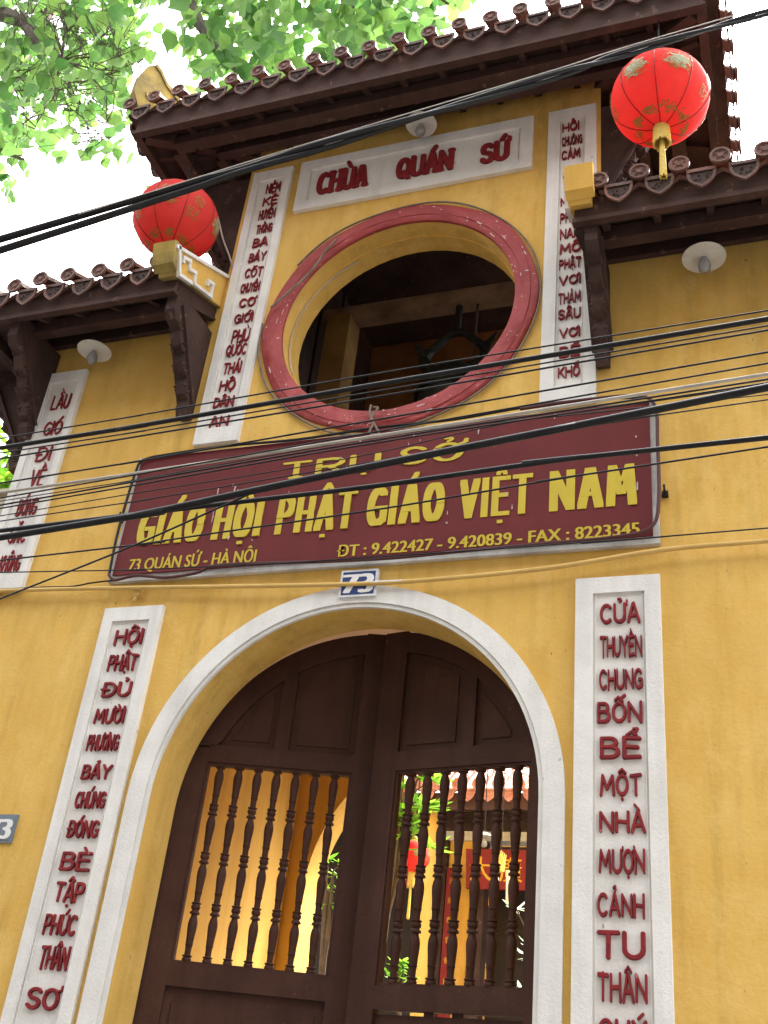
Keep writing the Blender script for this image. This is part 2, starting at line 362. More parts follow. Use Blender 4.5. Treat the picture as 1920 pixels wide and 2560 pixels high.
# red ring round the window
rm = MB(); n = 96; prof = [(WRI-.004,.004),(WRI-.004,-.022),(WRI+.010,-.032),(WRI+.05,-.034),(WRI+.055,-.040),(WRI+.12,-.041),(WRI+.125,-.034),(WRO-.014,-.032),(WRO,-.020),(WRO,.004)]
vv = []; 
for i in range(n):
    a = 2*math.pi*i/n
    vv += [(WX+r*math.cos(a)*(1+.006*math.cos(8*a)*(r>WRO-.04)), y+random.uniform(-.003,.003)*(y<-.02), WZ+r*math.sin(a)*(1+.006*math.cos(8*a)*(r>WRO-.04))) for r, y in prof]
kk = len(prof)
rm.add(vv, [(i*kk+j, ((i+1)%n)*kk+j, ((i+1)%n)*kk+j+1, i*kk+j+1) for i in range(n) for j in range(kk-1)])
ring = rm.build('window_ring', RING, gate, smooth=True)
fl_ = MB()
for k in range(75):   # flakes where the red paint has come off
    a_ = random.uniform(0, 360); r_ = WRI+random.choice((.012,.05,.125,.165))+random.uniform(-.006,.02); w_ = random.choice((.3,.5,.7,1.0,1.8))*random.uniform(.5,1.2); t_ = random.uniform(.0015,.0055)
    if r_ > WRO-.012: continue
    P = [(r_+q*t_+random.uniform(-.003,.003), a_+p*w_) for p, q in ((-1,-.6),(0,-1),(1,-.3),(.8,.8),(-.2,1),(-.9,.5))]
    fl_.add([(WX+r*math.cos(R(an)), -.0425, WZ+r*math.sin(R(an))) for r, an in P], [tuple(range(6))])
fl_.build('peeling_paint', mat('bared_plaster', (.62,.50,.46), .9), ring)
# thin inner lip inside the round window
lp = MB()
lp.tube([(WX+(WRI-.004)*math.cos(2*math.pi*i/72), .165, WZ+(WRI-.004)*math.sin(2*math.pi*i/72)) for i in range(73)], .008, 5, False)
lp.build('reveal_bead', YELD, gate)
# ---- inscription plaques
ZI = [((0,0),(960,0),(0,640),(960,640),(0,1280),(960,1280),(0,1920),(960,1920))[i] for i in range(8)]
def z(n, x, y): return ZI[n-1][0]+x*960/1659, ZI[n-1][1]+y*960/1659
def r3(x, y): return 360+x*400/1659, 420+y*400/1659
def r1k(x, y): return x*320/1416, 1000+y*320/1416
def c7(x, y): return 700+x*700/1659, 250+y*700/1659
def sg(x, y): return 680+x*600/1659, 1040+y*600/1659
def plaque(label, x0, x1, z0, z1, ix0, ix1, iz0, iz1, words, pen=.0145, dep=.017):
    p = MB(); Y, I = -.042, -.022
    for a, b in (((x0,z0),(ix0,z1)), ((ix1,z0),(x1,z1)), ((ix0,z0),(ix1,iz0)), ((ix0,iz1),(ix1,z1))): p.box((a[0], Y, a[1]), (b[0], .004, b[1]))
    p.box((ix0, I, iz0), (ix1, .003, iz1))
    g_ = .012
    for a, b in (((ix0+g_,iz0+g_),(ix0+g_+.006,iz1-g_)), ((ix1-g_-.006,iz0+g_),(ix1-g_,iz1-g_))): p.box((a[0], I-.008, a[1]), (b[0], I, b[1]))
    o = p.build('inscription_plaque', WHT, gate, label=label)
    for t, L_, R_, T_, B_ in words:
        X0, X1, Z0, Z1 = max(at(*L_, I).x, ix0+.016), min(at(*R_, I).x, ix1-.022), at(*B_, I).z, at(*T_, I).z
        n_ = sum(.5 if ch == 'I' else 1 for ch in t); w = min(pen, (X1-X0)/n_*.105)
        q = MB(); word(q, t, X0, X1, Z0, Z1, I, w, min(pen, (Z1-Z0)*.09), dep, front=.7, wob=.04); q.build('raised_word', RED, o)
    return o
def wl(conv, rows):
    out = []
    for t, xl, xr, yt, yb in rows:
        m_ = (xl+xr)/2; ym = (yt+yb)/2; out.append((t, conv(xl, ym), conv(xr, ym), conv(m_, yt), conv(m_, yb)))
    return out
z6 = lambda x, y: z(6, x, y); z8 = lambda x, y: z(8, x, y); z5 = lambda x, y: z(5, x, y); z7 = lambda x, y: z(7, x, y)
z3 = lambda x, y: z(3, x, y); z2 = lambda x, y: z(2, x, y); z4 = lambda x, y: z(4, x, y)
plaque('tall white plaque right of the arch, red words starting CỬA THUYỀN', 1.50, 2.02, -.5, 3.24, 1.610, 1.925, -.36, 3.13,
    wl(z6, [('CỬA',933,1108,395,485),('THUYỀN',933,1126,535,630),('CHUNG',930,1122,678,772),('BỐN',922,1118,820,915),('BỂ',932,1115,970,1070)]) +
    wl(z8, [('MỘT',932,1116,25,125),('NHÀ',930,1134,185,285),('MƯỢN',928,1130,350,462),('CẢNH',922,1128,540,650),('TU',920,1132,703,830),('THÂN',922,1140,885,1018),('QUÝ',925,1140,1085,1205)]), .0160)
plaque('tall white plaque left of the arch, red words starting HỘI PHẬT', -1.985, -1.495, -.5, 3.24, -1.900, -1.585, -.36, 3.13,
    wl(z5, [('HỘI',500,626,507,576),('PHẬT',472,598,617,690),('ĐỦ',447,572,735,803),('MƯỜI',412,550,850,918),('PHƯƠNG',382,528,962,1034)]) +
    wl(z7, [('BẢY',358,485,-15,52),('CHÚNG',330,475,102,178),('ĐÓNG',298,440,226,305),('BÈ',266,405,362,448),('TẬP',240,380,492,586),('PHÚC',194,347,632,728),('THÂN',174,316,770,878),('SƠ',118,272,948,1050)]), .0160)
plaque('narrow white plaque at the left edge of the tower, red words starting NIỆM KỆ', -1.56, -1.165, 4.655, 7.74, -1.49, -1.235, 4.80, 7.62,
    wl(r3, [('NIỆM',1275,1440,158,258),('KỆ',1240,1388,300,388),('HUYỀN',1200,1395,430,530),('THÔNG',1172,1360,582,675),('BA',1135,1288,728,822),('BẢY',1095,1290,878,972),('CÕT',1055,1245,1038,1135),('CHUYỂN',1012,1220,1192,1290),('CƠ',994,1160,1352,1445),('GIỚI',944,1140,1512,1610)]) +
    wl(z3, [('PHÙ',1006,1085,318,374),('QUỐC',981,1066,382,432),('THÁI',968,1044,460,510),('HỘ',951,1019,536,584),('DÂN',926,1012,610,655),('AN',908,990,692,740)]), .0098, .012)
plaque('narrow white plaque at the right edge of the tower, red words ending BỂ KHỔ', 1.225, 1.625, 4.64, 7.75, 1.325, 1.535, 4.80, 7.62,
    wl(z2, [('HỒI',764,846,532,570),('CHUÔNG',757,858,590,630),('CẢM',757,850,650,690),('NIỆM',760,860,850,886),('PHÁP',757,860,918,962),('NAM',760,862,986,1030),('MÔ',757,855,1052,1094)]) +
    wl(z4, [('PHẬT',752,856,12,56),('VƠI',756,852,84,126),('THẢM',752,862,157,206),('SẦU',754,858,228,274),('VƠI',757,850,312,354),('BỂ',757,850,390,440),('KHỔ',752,858,476,526)]), .0098, .012)
plaque('white plaque on the left wing wall, red words starting LẦU GIÓ', -3.235, -2.81, 3.46, 5.62, -3.17, -2.87, 3.60, 5.52,
    wl(z3, [('LẦU',228,304,602,664),('GIÓ',194,270,716,774),('ĐI',162,225,826,888)]) +
    wl(r1k, [('VỀ',345,500,770,955),('BÓNG',205,415,1095,1280),('SẮC',115,300,1400,1585),('KHÔNG',5,230,1720,1905)]), .0092, .012)
nb = plaque('wide white name plaque over the round window, red letters CHÙA QUÁN SỨ', -1.075, 1.093, 7.13, 7.755, -.965, .985, 7.235, 7.645, [])
for t, L_, R_, T_, B_ in (('CHÙA',(220,500),(530,448),(375,415),(375,540)), ('QUÁN',(690,405),(1035,350),(865,325),(865,446)), ('SỨ',(1185,325),(1365,300),(1275,255),(1275,372))):
    I = -.02; q = MB()
    word(q, t, at(*c7(*L_), I).x, at(*c7(*R_), I).x, at(*c7(*B_), I).z, at(*c7(*T_), I).z, I, .029, .018, .022, front=.75, gap=.40, serif=.16)
    q.build('raised_word', RED, nb)
# ---- doors
def leaf(sgn, ang, L, s0, s1, zlb, zlt, ztb, ztt, m0, m1, lab):
    hx, hy = sgn*1.38, .365; ca, sa = math.cos(R(ang)), math.sin(R(ang)); tk = .075
    def P(s, d, z_): return (hx - sgn*(s*ca + d*sa*0) - sgn*(-d*sa), hy + s*sa + d*ca, z_) if True else None
    def bar(mb, a, b, c, d, y0=0, y1=tk):
        mb.prism([P(a,y0,c), P(b,y0,c), P(b,y0,d), P(a,y0,d)], Vector(P(0,y1,0))-Vector(P(0,y0,0)))
    fr = MB(); zb = GZ+.03
    bar(fr, 0, s0, zb, ZS); bar(fr, s1, L, zb, ZS+1.37*(1.05 if sgn < 0 else 1.015))
    bar(fr, s0, s1, zlb, zlt); bar(fr, s0, s1, ztb, ztt); bar(fr, s0, s1, zb, zb+.25)
    cs, rO, rI, eb = 1.41, 1.37, 1.22, (1.05 if sgn < 0 else 1.015)
    def arcband(mb, ra, rb, sA, sB, y0, y1, k=24):
        # curved top rail between s = sA and sB
        pin = []; pou = []
        for i in range(k+1):
            s_ = sA+(sB-sA)*i/k
            a_ = max(ra*ra-(cs-s_)**2, 0)**.5*eb; b_ = max(rb*rb-(cs-s_)**2, 0)**.5*eb
            pin.append((s_, max(ZS+a_, ztt-.012))); pou.append((s_, max(ZS+b_, ztt+.001)))
        for i in range(k):
            (a, za), (b, zb_) = pin[i], pin[i+1]; zc, zd = pou[i][1], pou[i+1][1]
            mb.prism([P(a,y0,za), P(b,y0,zb_), P(b,y0,zd), P(a,y0,zc)], Vector(P(0,y1,0))-Vector(P(0,y0,0)))
    arcband(fr, rI, rO, .05, s1, 0, tk)
    bar(fr, .06, s0, ZS+.001, ZS+.48)
    # mullion between the two upper panels
    bar(fr, m0, m1, ztt, ZS+(rI**2-(cs-(m0+m1)/2)**2)**.5*eb+.02, .001, tk-.001)
    # moulding lips round the openings
    for a, b, c, d in ((s0, s0+.018, zlt, ztb), (s1-.018, s1, zlt, ztb), (s0+.018, s1-.018, zlt, zlt+.018), (s0+.018, s1-.018, ztb-.018, ztb)): bar(fr, a, b, c, d, .012, tk-.012)
    o = fr.build('door_leaf', DOOR, gate, label=lab)
    # upper panels: field set back with a raised centre
    for a, b in ((s0, m0), (m1, s1)):
        q = MB(); arcband(q, 0.01, rI+.01, max(a, .19), b, .032, .05)
        for rr, d0 in ((rI-.055, .022),):
            pts = []
            a2, b2 = a+.05 if a > s0 else .36, b-.05
            k = 14
            top = [(a2+(b2-a2)*i/k, ZS+max(rr*rr-(cs-(a2+(b2-a2)*i/k))**2, 0)**.5*eb) for i in range(k+1)]
            for i in range(k):
                if top[i][1] > ztt+.06: q.prism([P(top[i][0],d0,ztt+.05), P(top[i+1][0],d0,ztt+.05), P(top[i+1][0],d0,top[i+1][1]), P(top[i][0],d0,top[i][1])], Vector(P(0,.033,0))-Vector(P(0,d0,0)))
        q.build('upper_panel', DOOR, o)
    q = MB(); gap = .022 if sgn > 0 else -.002
    bar(q, s0-.005, s1+.005, zb+.24, zlb-gap, .032, .05); bar(q, s0+.06, s1-.06, zb+.33, zlb-.09, .018, .033); q.build('lower_panel', DOOR, o)
    if sgn > 0:
        for f0, f1 in ((.40,.47),(.60,.66)): q = MB(); bar(q, s0+(s1-s0)*f0, s0+(s1-s0)*f1, zlb-.03, zlb+.002, .034, .048); q.build('splinter', DOOR, o)
    # turned balusters
    H = ztb-zlt; prof = []; per = H/4.05
    for j in range(4):
        for fz, r in ((.02,.021),(.05,.030),(.10,.031),(.135,.024),(.145,.033),(.165,.033),(.175,.020),(.30,.021),(.36,.024),(.365,.0265),(.375,.0265),(.38,.024),(.52,.0265),(.66,.031),(.76,.032),(.84,.028),(.90,.021),(.94,.020),(.95,.034),(.975,.034)):
            prof.append((r*(.98 if sgn < 0 else 1.08), (j+fz)*per))
    prof = [(.023, -.01)]+prof+[(.024, H-.03), (.024, H+.01)]
    for i in range(7):
        s_ = s0+(s1-s0)*(.095+.1315*i) if sgn < 0 else s1-(s1-s0)*(.105+.1315*i)
        p = P(s_, tk/2, zlt); q = MB(); q.lathe(prof, p, 12); q.build('baluster', DOOR, o, smooth=50)
    return o
leaf(-1, 15.5, 1.40, .222, 1.25, .765, .903, 2.225, 2.35, .68, .78, 'left door leaf, opened slightly inward')
leaf(1, 10.5, 1.40, .235, 1.216, .728, .862, 2.205, 2.335, .65, .745, 'right door leaf, light slit under its lower rail')
# ---- roofs
def tiles(mb, o, e, s_, nrm, rolls, r, endcap=True, mb2=None):
    """rolls: list of (position along the eave, fraction of the slope); pan tiles sag between them"""
    o = Vector(o); e = Vector(e).normalized(); s_ = Vector(s_); nrm = Vector(nrm).normalized(); hz = Vector((s_.x, s_.y, 0)).normalized()
    for i, (t, fr) in enumerate(rolls):
        p = o+e*(t+random.uniform(-.008,.008))+Vector((0,0,random.uniform(-.007,.007)))-hz*random.uniform(-.012,.012)+nrm*.046; q = p+s_*fr; k = 8; L = (q-p).length; nseg = max(1, int(L/.3))
        for j in range(nseg):
            a = p+(q-p)*(j/nseg); b = p+(q-p)*((j+1)/nseg); r1, r2 = r*1.0, r*.86
            ring_ = lambda c, rr: [c+e*rr*math.cos(math.pi*m_/k)+nrm*rr*math.sin(math.pi*m_/k) for m_ in range(k+1)]
            A = ring_(a, r1); B = ring_(b, r2); mb.add(A+B, [(m_, m_+1, k+2+m_, k+1+m_) for m_ in range(k)]+[tuple(range(k+1))])
        if endcap:
            c = p-hz*.012; ds = []
            for rr, dd in ((r*1.12, 0), (r*1.12, .022), (r*.86, .022), (r*.8, .012), (r*.35, .012), (r*.3, .02), (.001, .02)):
                ds.append([c-hz*dd+e*rr*math.cos(2*math.pi*m_/16)+Vector((0,0,1))*rr*math.sin(2*math.pi*m_/16) for m_ in range(16)])
            mb.add([v for d_ in ds for v in d_], [(a_*16+m_, a_*16+(m_+1)%16, (a_+1)*16+(m_+1)%16, (a_+1)*16+m_) for a_ in range(len(ds)-1) for m_ in range(16)])
            for m_ in range(5):
                w_ = c-hz*.012+e*r*.55*math.cos(R(90+72*m_))+Vector((0,0,1))*r*.55*math.sin(R(90+72*m_)); g = r*.15
                mb.add([w_+e*g, w_+Vector((0,0,g)), w_-e*g, w_-Vector((0,0,g)), w_-hz*.012], [(0,1,4),(1,2,4),(2,3,4),(3,0,4)])
    for i in range(len(rolls)-1):
        (t0, f0), (t1, f1) = rolls[i], rolls[i+1]; k = 6; f = min(f0, f1) if min(f0, f1) > .05 else max(f0, f1)*.5
        w = t1-t0
        prof = [(t0+w*m_/k, -r*.75*math.sin(math.pi*m_/k)-.012) for m_ in range(k+1)]
        A = [o+e*t+nrm*h for t, h in prof]; B = [a+s_*f for a in A]
        mb.add(A+B, [(m_, m_+1, k+2+m_, k+1+m_) for m_ in range(k)])
        mb.add([a-nrm*.03 for a in A]+[b-nrm*.03 for b in B], [(m_+1, m_, k+1+m_, k+2+m_) for m_ in range(k)])
        mb.add(A+[a-nrm*.03 for a in A], [(m_+1, m_, k+1+m_, k+2+m_) for m_ in range(k)])
        if endcap:   # drip tile: a half-round tongue with a rim and a little flower
            c = o+e*(t0+w/2)-hz*.008; hw = w*.35; zt = -.045; dp = w*.53
            out = [(hw*math.cos(R(a_)), zt-dp*(abs(math.sin(R(a_)))**.8*.86+.14*max(0,1-abs(math.cos(R(a_)))*2.2))) for a_ in range(180, 361, 15)]
            n_ = len(out); up = Vector((0,0,1))
            f_ = [c+e*x+up*zz for x, zz in out]; g_ = [c-hz*.016+e*x+up*zz for x, zz in out]
            h_ = [c-hz*.016+e*x*.82+up*(zt+(zz-zt)*.82-.004) for x, zz in out]; j_ = [c-hz*.006+e*x*.78+up*(zt+(zz-zt)*.78-.004) for x, zz in out]
            mb.add(f_+g_+h_+j_, [(a_+b_*n_, a_+1+b_*n_, a_+1+(b_+1)*n_, a_+(b_+1)*n_) for b_ in range(3) for a_ in range(n_-1)]+[tuple(range(n_))[::-1]]); (mb2 or mb).add([p-hz*.0005 for p in j_], [tuple(range(n_))])
            mb.add([c+e*x+up*zz-hz*d_ for d_ in (0, .018) for x, zz in ((-hw, zt), (hw, zt), (hw, zt+.03), (-hw, zt+.03))], [(0,1,2,3),(7,6,5,4),(3,2,6,7)])
            for m_ in range(7):
                w_ = c-hz*.006+e*hw*random.uniform(-.5,.5)+up*(zt-dp*random.uniform(.15,.6)); g = .011
                (mb2 or mb).add([w_+e*g, w_+up*g, w_-e*g, w_-up*g, w_-hz*.014], [(0,1,4),(1,2,4),(2,3,4),(3,0,4)])
# tower roof
tw = MB(); dt = MB(); ZE = 8.015; YE = -.80; XL, XR = -2.58, 2.70; YR, ZR = 1.65, 9.35
rolls = []; t = .25-.20
while t < XR-XL-.05:
    x = XL+t; fr = min(1, (x-XL)/1.6, (XR-x)/1.6); rolls.append((t, max(fr, .04))); t += .263
sl_ = Vector((0, YR-YE, ZR-ZE)); tiles(tw, (XL, YE, ZE), (1,0,0), sl_, (0, -(ZR-ZE), YR-YE), rolls, .060, True, dt)
DY = 2*(YR-YE)
rolls = []; t = .2
while t < DY-.1:
    rolls.append((t, max(.04, min(1, t/(DY/2), (DY-t)/(DY/2))))); t += .263
tiles(tw, (XL, YE+DY, ZE), (0,-1,0), (1.6, 0, ZR-ZE), (-(ZR-ZE), 0, 1.6), rolls, .060, True, dt)
tiles(tw, (XR, YE, ZE), (0,1,0), (-1.6, 0, ZR-ZE), ((ZR-ZE), 0, 1.6), rolls, .060, True, dt)
tw.add([(XL,YE+DY,ZE),(XR,YE+DY,ZE),(XR-1.6,YR,ZR),(XL+1.6,YR,ZR)], [(0,1,2,3)])
tro = tw.build('tower_roof', TILE, gate, smooth=35, label='upper tiled roof over the bell chamber'); dt.build('drip_ornament', TILED, tro)
tk_ = MB()
for x, y in ((XL, YE), (XR, YE), (XL, YE+DY), (XR, YE+DY)):
    xx = XL+1.6 if x == XL else XR-1.6
    tk_.beam((x*.97+xx*.03, y*.97+YR*.03, ZE+.12), (xx, YR, ZR+.08), .13, .16)
tk_.beam((XL+1.5, YR, ZR+.12), (XR-1.5, YR, ZR+.12), .16, .26); tk_.build('hip_ridge', MOSS, tro)
def fin(cx, cy, dx, dy, nm='ridge_finial'):
    d = Vector((dx, dy, 0)).normalized(); nn = Vector((-d.y, d.x, 0)); c = Vector((cx, cy, 0))
    pf = [(-.06,7.98),(-.15,8.18),(-.15,8.38),(-.10,8.56),(-.03,8.64),(.03,8.60),(.12,8.49),(.28,8.39),(.52,8.33),(.85,8.33),(1.15,8.42),(1.15,8.20),(.70,8.14),(.40,8.06),(.1,8.0)]
    f_ = MB(); f_.prism([c+d*a+Vector((0,0,b))-nn*.05 for a, b in pf], nn*.1)
    f_.prism([c+d*a+Vector((0,0,b+.012))-nn*.065 for a, b in pf[4:11]]+[c+d*a+Vector((0,0,b-.035))-nn*.065 for a, b in pf[10:3:-1]], nn*.13)
    for s_ in (-1, 1):
        f_.tube([c+d*(.02+.055*math.cos(a*.6))+Vector((0,0,8.22+.055*math.sin(a*.6)))+nn*s_*.05 for a in range(11)], .014, 6)
    return f_.build(nm, MOSS, tro)
for x, y, dx, dy in ((XL+.02, YE+.02, 1.6, 2.45), (XR-.02, YE+.02, -1.6, 2.45), (XL+.02, YE+DY-.02, 1.6, -2.45), (XR-.02, YE+DY-.02, -1.6, -2.45)): fin(x+(.12 if x < 0 else -.12), y+(.05 if y < 0 else -.05), dx, dy)
fa = MB(); FB, FT = 7.68, 7.95
fx0, fx1, fy0, fy1 = XL+.15, XR-.15, YE+.035, YE+DY-.035
def fasc(mb, x0, x1, y0, y1, b, t, th=.05):
    for z0_, z1_, o_ in ((b+.035, t, 0), (b, b+.036, .02)):
        mb.box((x0-o_, y0-o_, z0_), (x1+o_, y0+th, z1_)); mb.box((x0-o_, y1-th, z0_), (x1+o_, y1+o_, z1_))
        mb.box((x0-o_, y0+th+.001, z0_), (x0+th, y1-th-.001, z1_)); mb.box((x1-th, y0+th+.001, z0_), (x1+o_, y1-th-.001, z1_))
fasc(fa, fx0, fx1, fy0, fy1, FB, FT)
for a_, b_ in (((XL+.03,YE+.02),(fx0+.06,YE+DY-.02)), ((fx1-.06,YE+.02),(XR-.03,YE+DY-.02)), ((fx0+.061,YE+.02),(fx1-.061,fy0+.2)), ((fx0+.061,fy1-.2),(fx1-.061,YE+DY-.02))): fa.box((a_[0], a_[1], FT+.002), (b_[0], b_[1], FT+.03))
if True:
 fa.build('fascia', TIMB, tro)
sf = MB()   # boarded soffit rising from the fascia to the wall
ix0, ix1, iy0, iy1, zi = -1.60, 1.64, .02, 3.28, 8.10; a0, a1, b0, b1, zf = fx0+.05, fx1-.05, fy0+.05, fy1-.05, FB+.10
sf.add([(a0,b0,zf),(a1,b0,zf),(a1,b1,zf),(a0,b1,zf),(ix0,iy0,zi),(ix1,iy0,zi),(ix1,iy1,zi),(ix0,iy1,zi)], [(0,4,5,1),(1,5,6,2),(2,6,7,3),(3,7,4,0),(4,7,6,5)])
so_ = sf.build('soffit', WOOD, tro)
x = a0+.1
while x < a1:
    rf = MB(); xt = min(max(x, ix0), ix1); rf.beam((x, b0+.01, zf-.02), (x if ix0 <= x <= ix1 else xt*.0+x+(.9 if x < ix0 else -.9)*0, iy0 if ix0 <= x <= ix1 else b0+min(abs(x-a0), abs(a1-x))*.95+.02, (zi if ix0 <= x <= ix1 else zf+min(abs(x-a0), abs(a1-x))*.45)-.02), .05, .06); rf.build('rafter', WOOD, tro); x += .34
for y in [b0+.3+.36*k for k in range(11)]:
    for X, I_ in ((a0, ix0), (a1, ix1)): rf = MB(); rf.beam((X, y, zf-.02), (I_, min(max(y, iy0), iy1), zi-.02), .05, .06); rf.build('rafter', WOOD, tro)
pl = MB(); 
for f_, w_ in ((.30, .12), (.66, .09)):
    yy = b0+(iy0-b0)*f_; zz = zf+(zi-zf)*f_-.09; xa = a0+(ix0-a0)*f_; xb = a1+(ix1-a1)*f_
    pl.box((xa, yy-w_/2, zz-.07), (xb, yy+w_/2, zz+.04)); ya = b0+(iy0-b0)*f_; yb = b1+(iy1-b1)*f_
    pl.box((xa-w_/2, ya+w_/2+.001, zz-.07), (xa+w_/2, yb, zz+.04)); pl.box((xb-w_/2, ya+w_/2+.001, zz-.07), (xb+w_/2, yb, zz+.04))
pl.beam((a0+.02, b0+.02, zf-.06), (ix0, iy0, zi-.06), .09, .1); pl.beam((a1-.02, b0+.02, zf-.06), (ix1, iy0, zi-.06), .09, .1)
pl.build('purlin', TIMB, tro)
def bracket(o, d, n_, H, D, parent, th=.09, lab=None):
    """carved timber bracket: o = lower foot on the wall, d = direction out of the wall, n_ = thickness direction"""
    o = Vector(o); d = Vector(d); n_ = Vector(n_)
    pf = [(0,0),(.16,-.05),(.22,.06),(.20,.14),(.30,.16),(.34,.25),(.32,.32),(.45,.34),(.52,.42),(.52,.50),(.66,.52),(.74,.60),(.76,.66),(.92,.68),(1.0,.76),(1.0,.92),(.9,1.0),(0,1.0)]
    b_ = MB(); P = [o+d*(D*a)+Vector((0,0,H*b)) for a, b in pf]
    core = [o+d*(D*a*.86)+Vector((0,0,H*(b*.98+.015))) for a, b in pf]
    b_.prism([p-n_*th/2 for p in P], n_*th)
    for s_ in (-1, 1):   # raised strut and scrolls on the faces
        b_.beam(o+d*(D*.10)+Vector((0,0,H*.12))+n_*s_*th*.5, o+d*(D*.86)+Vector((0,0,H*.86))+n_*s_*th*.5, .03, .06, n_)
        for k in range(5):
            c = o+d*(D*(.12+.16*k))+Vector((0,0,H*(.06+.155*k)))+n_*s_*th*.5; r_ = .045
            b_.tube([c+d*(r_*(1-a*.07))*math.cos(a*.8)+Vector((0,0,1))*(r_*(1-a*.07))*math.sin(a*.8) for a in range(11)], .011, 5)
    kw = {'label': lab} if lab else {}
    return b_.build('eave_bracket', WOOD, parent, **kw)
for sx in (-1, 1):
    bracket((1.645*sx if sx > 0 else -1.625, .06, 6.55), (sx,0,0), (0,1,0), 1.2, .55, gate)
# wing roofs
def wing(sx, xi, lab):
    YW, ZW = -.68, 6.03; YRg = 1.0; sl = .5; ZRg = ZW+(YRg-YW)*sl; xo = 4.05
    w_ = MB(); dt = MB(); rolls = []; x = .21
    while xi+x < xo: rolls.append((x, 1)); x += .281
    e = (sx, 0, 0); o = (sx*xi, YW, ZW)
    if sx < 0: tiles(w_, (-xi-rolls[-1][0], YW, ZW), (1,0,0), (0, YRg-YW, ZRg-ZW), (0, -sl, 1), [(rolls[-1][0]-t, f) for t, f in rolls[::-1]], .064, True, dt)
    else: tiles(w_, o, e, (0, YRg-YW, ZRg-ZW), (0, -sl, 1), rolls, .064, True, dt)
    w_.add([(sx*xi, YRg, ZRg), (sx*xo, YRg, ZRg), (sx*xo, 2.7, ZRg-.85), (sx*xi, 2.7, ZRg-.85)], [(0,1,2,3)])
    if sx < 0: w_.add([(-xi, YW+.1, ZW+.0), (-xi-.3, YW+.1, ZW+.0), (-xi-.3, YRg, ZRg-.05), (-xi, YRg, ZRg-.05)], [(0,1,2,3)])
    else: w_.add([(xi, YW+.1, ZW+.0), (xi+.3, YW+.1, ZW+.0), (xi+.3, YRg, ZRg-.05), (xi, YRg, ZRg-.05)], [(0,1,2,3)])
    ro = w_.build('wing_roof', TILE, gate, smooth=35, label=lab); dt.build('drip_ornament', TILED, ro)
    rd = MB(); rd.box((min(sx*(xi+.02), sx*xo), YRg-.09, ZRg-.02), (max(sx*(xi+.02), sx*xo), YRg+.09, ZRg+.24)); rd.build('ridge', MOSS, ro)
    f_ = MB(); X0, X1 = sorted((sx*(xi+.03), sx*(xo-.1)))
    f_.box((X0, YW+.05, 5.80), (X1, YW+.09, 6.0)); f_.box((X0-.01, YW+.03, 5.755), (X1+.01, YW+.09, 5.795))
    # end board of the overhang, running back to the wall under the verge
    xe = sx*(xi+.03)
    f_.prism([(xe, YW+.10, 5.76), (xe, -.002, 6.02), (xe, -.002, 6.16), (xe, YW+.10, 5.96)], (sx*.05, 0, 0))
    f_.prism([(xe-.012*sx, YW+.10, 5.73), (xe-.012*sx, -.002, 5.99), (xe-.012*sx, -.002, 6.015), (xe-.012*sx, YW+.10, 5.757)], (sx*.08, 0, 0))
    f_.build('fascia', TIMB, ro)
    s_ = MB(); s_.add([(X0+.01, YW+.09, 5.84), (X1, YW+.09, 5.84), (X1, -.004, 6.13), (X0+.01, -.004, 6.13)], [(3,2,1,0)]); s_.build('soffit', WOOD, ro)
    x = X0+.2
    while x < X1: r_ = MB(); r_.beam((x, YW+.1, 5.81), (x, -.006, 6.10), .05, .06); r_.build('rafter', WOOD, ro); x += .36
    p_ = MB(); p_.box((X0+.06, -.40, 5.79), (X1-.05, -.30, 5.92)); p_.box((X0+.06, -.06, 5.92), (X1-.05, -.008, 6.06)); p_.build('purlin', TIMB, ro)
    # verge wall with the white key pattern on the face towards the tower
    v = MB(); A = Vector((sx*xi, -.80, 0)); q = [(-.80,6.10),(.0,6.50),(.0,6.13),(-.70,5.87)]
    if True:
        v.prism([(sx*xi, y, zz) for y, zz in q], (sx*.16, 0, 0))
        v.prism([(sx*xi, .03+0*y, zz) for y, zz in ()] or [(sx*(xi+.04), .0, 6.14), (sx*(xi+.04), YRg, ZRg), (sx*(xi+.04), YRg, ZRg+.30), (sx*(xi+.04), .0, 6.49)], (sx*.12, 0, 0))
        v.prism([(sx*(xi-.01), -.835, 6.13), (sx*(xi-.01), -.79, 5.93), (sx*(xi-.01), -.72, 5.90), (sx*(xi-.01), -.78, 6.16)], (sx*.2, 0, 0))
    vo = v.build('verge_wall', YELD if sx > 0 else MOSS, ro)
    def pq(a, b):
        y = -.80+.80*a; yb = -.70+.70*a; zt = 6.10+.40*a; zb_ = 5.87+.26*a
        return Vector((sx*(xi-.006), y*b+yb*(1-b), zt*b+zb_*(1-b)))
    face = MB(); face.prism([pq(.02,.03), pq(1,.03), pq(1,.93), pq(.02,.93)], (sx*.01,0,0)); face.build('verge_face', YEL, vo)
    kb = MB()
    for L_ in ([(.0,.95),(1.0,.95)], [(.035,.99),(.035,.04),(.27,.05)], [(.11,.58),(.11,.70),(.23,.72),(.23,.45),(.35,.46),(.35,.09),(.72,.07),(.72,.47),(.62,.46),(.62,.38)]):
        for i in range(len(L_)-1):
            a, b = pq(*L_[i]), pq(*L_[i+1]); dd = (b-a).normalized()*.016; kb.beam(a-dd-Vector((sx*.004*(i%2+1),0,0)), b+dd-Vector((sx*.004*(i%2+1),0,0)), .03 if True else 0, .034, (1,0,0))
    kb.build('key_pattern', WHT, vo)
    return ro
wr = wing(-1, 1.625, 'left wing tiled roof with white key pattern on its gable'); wing(1, 1.54, 'right wing tiled roof with yellow gable end')
for x in (-1.69, 1.68, -3.22, 3.22): bracket((x, -.004, 4.93), (0,-1,0), (1,0,0), .92, .58, gate)
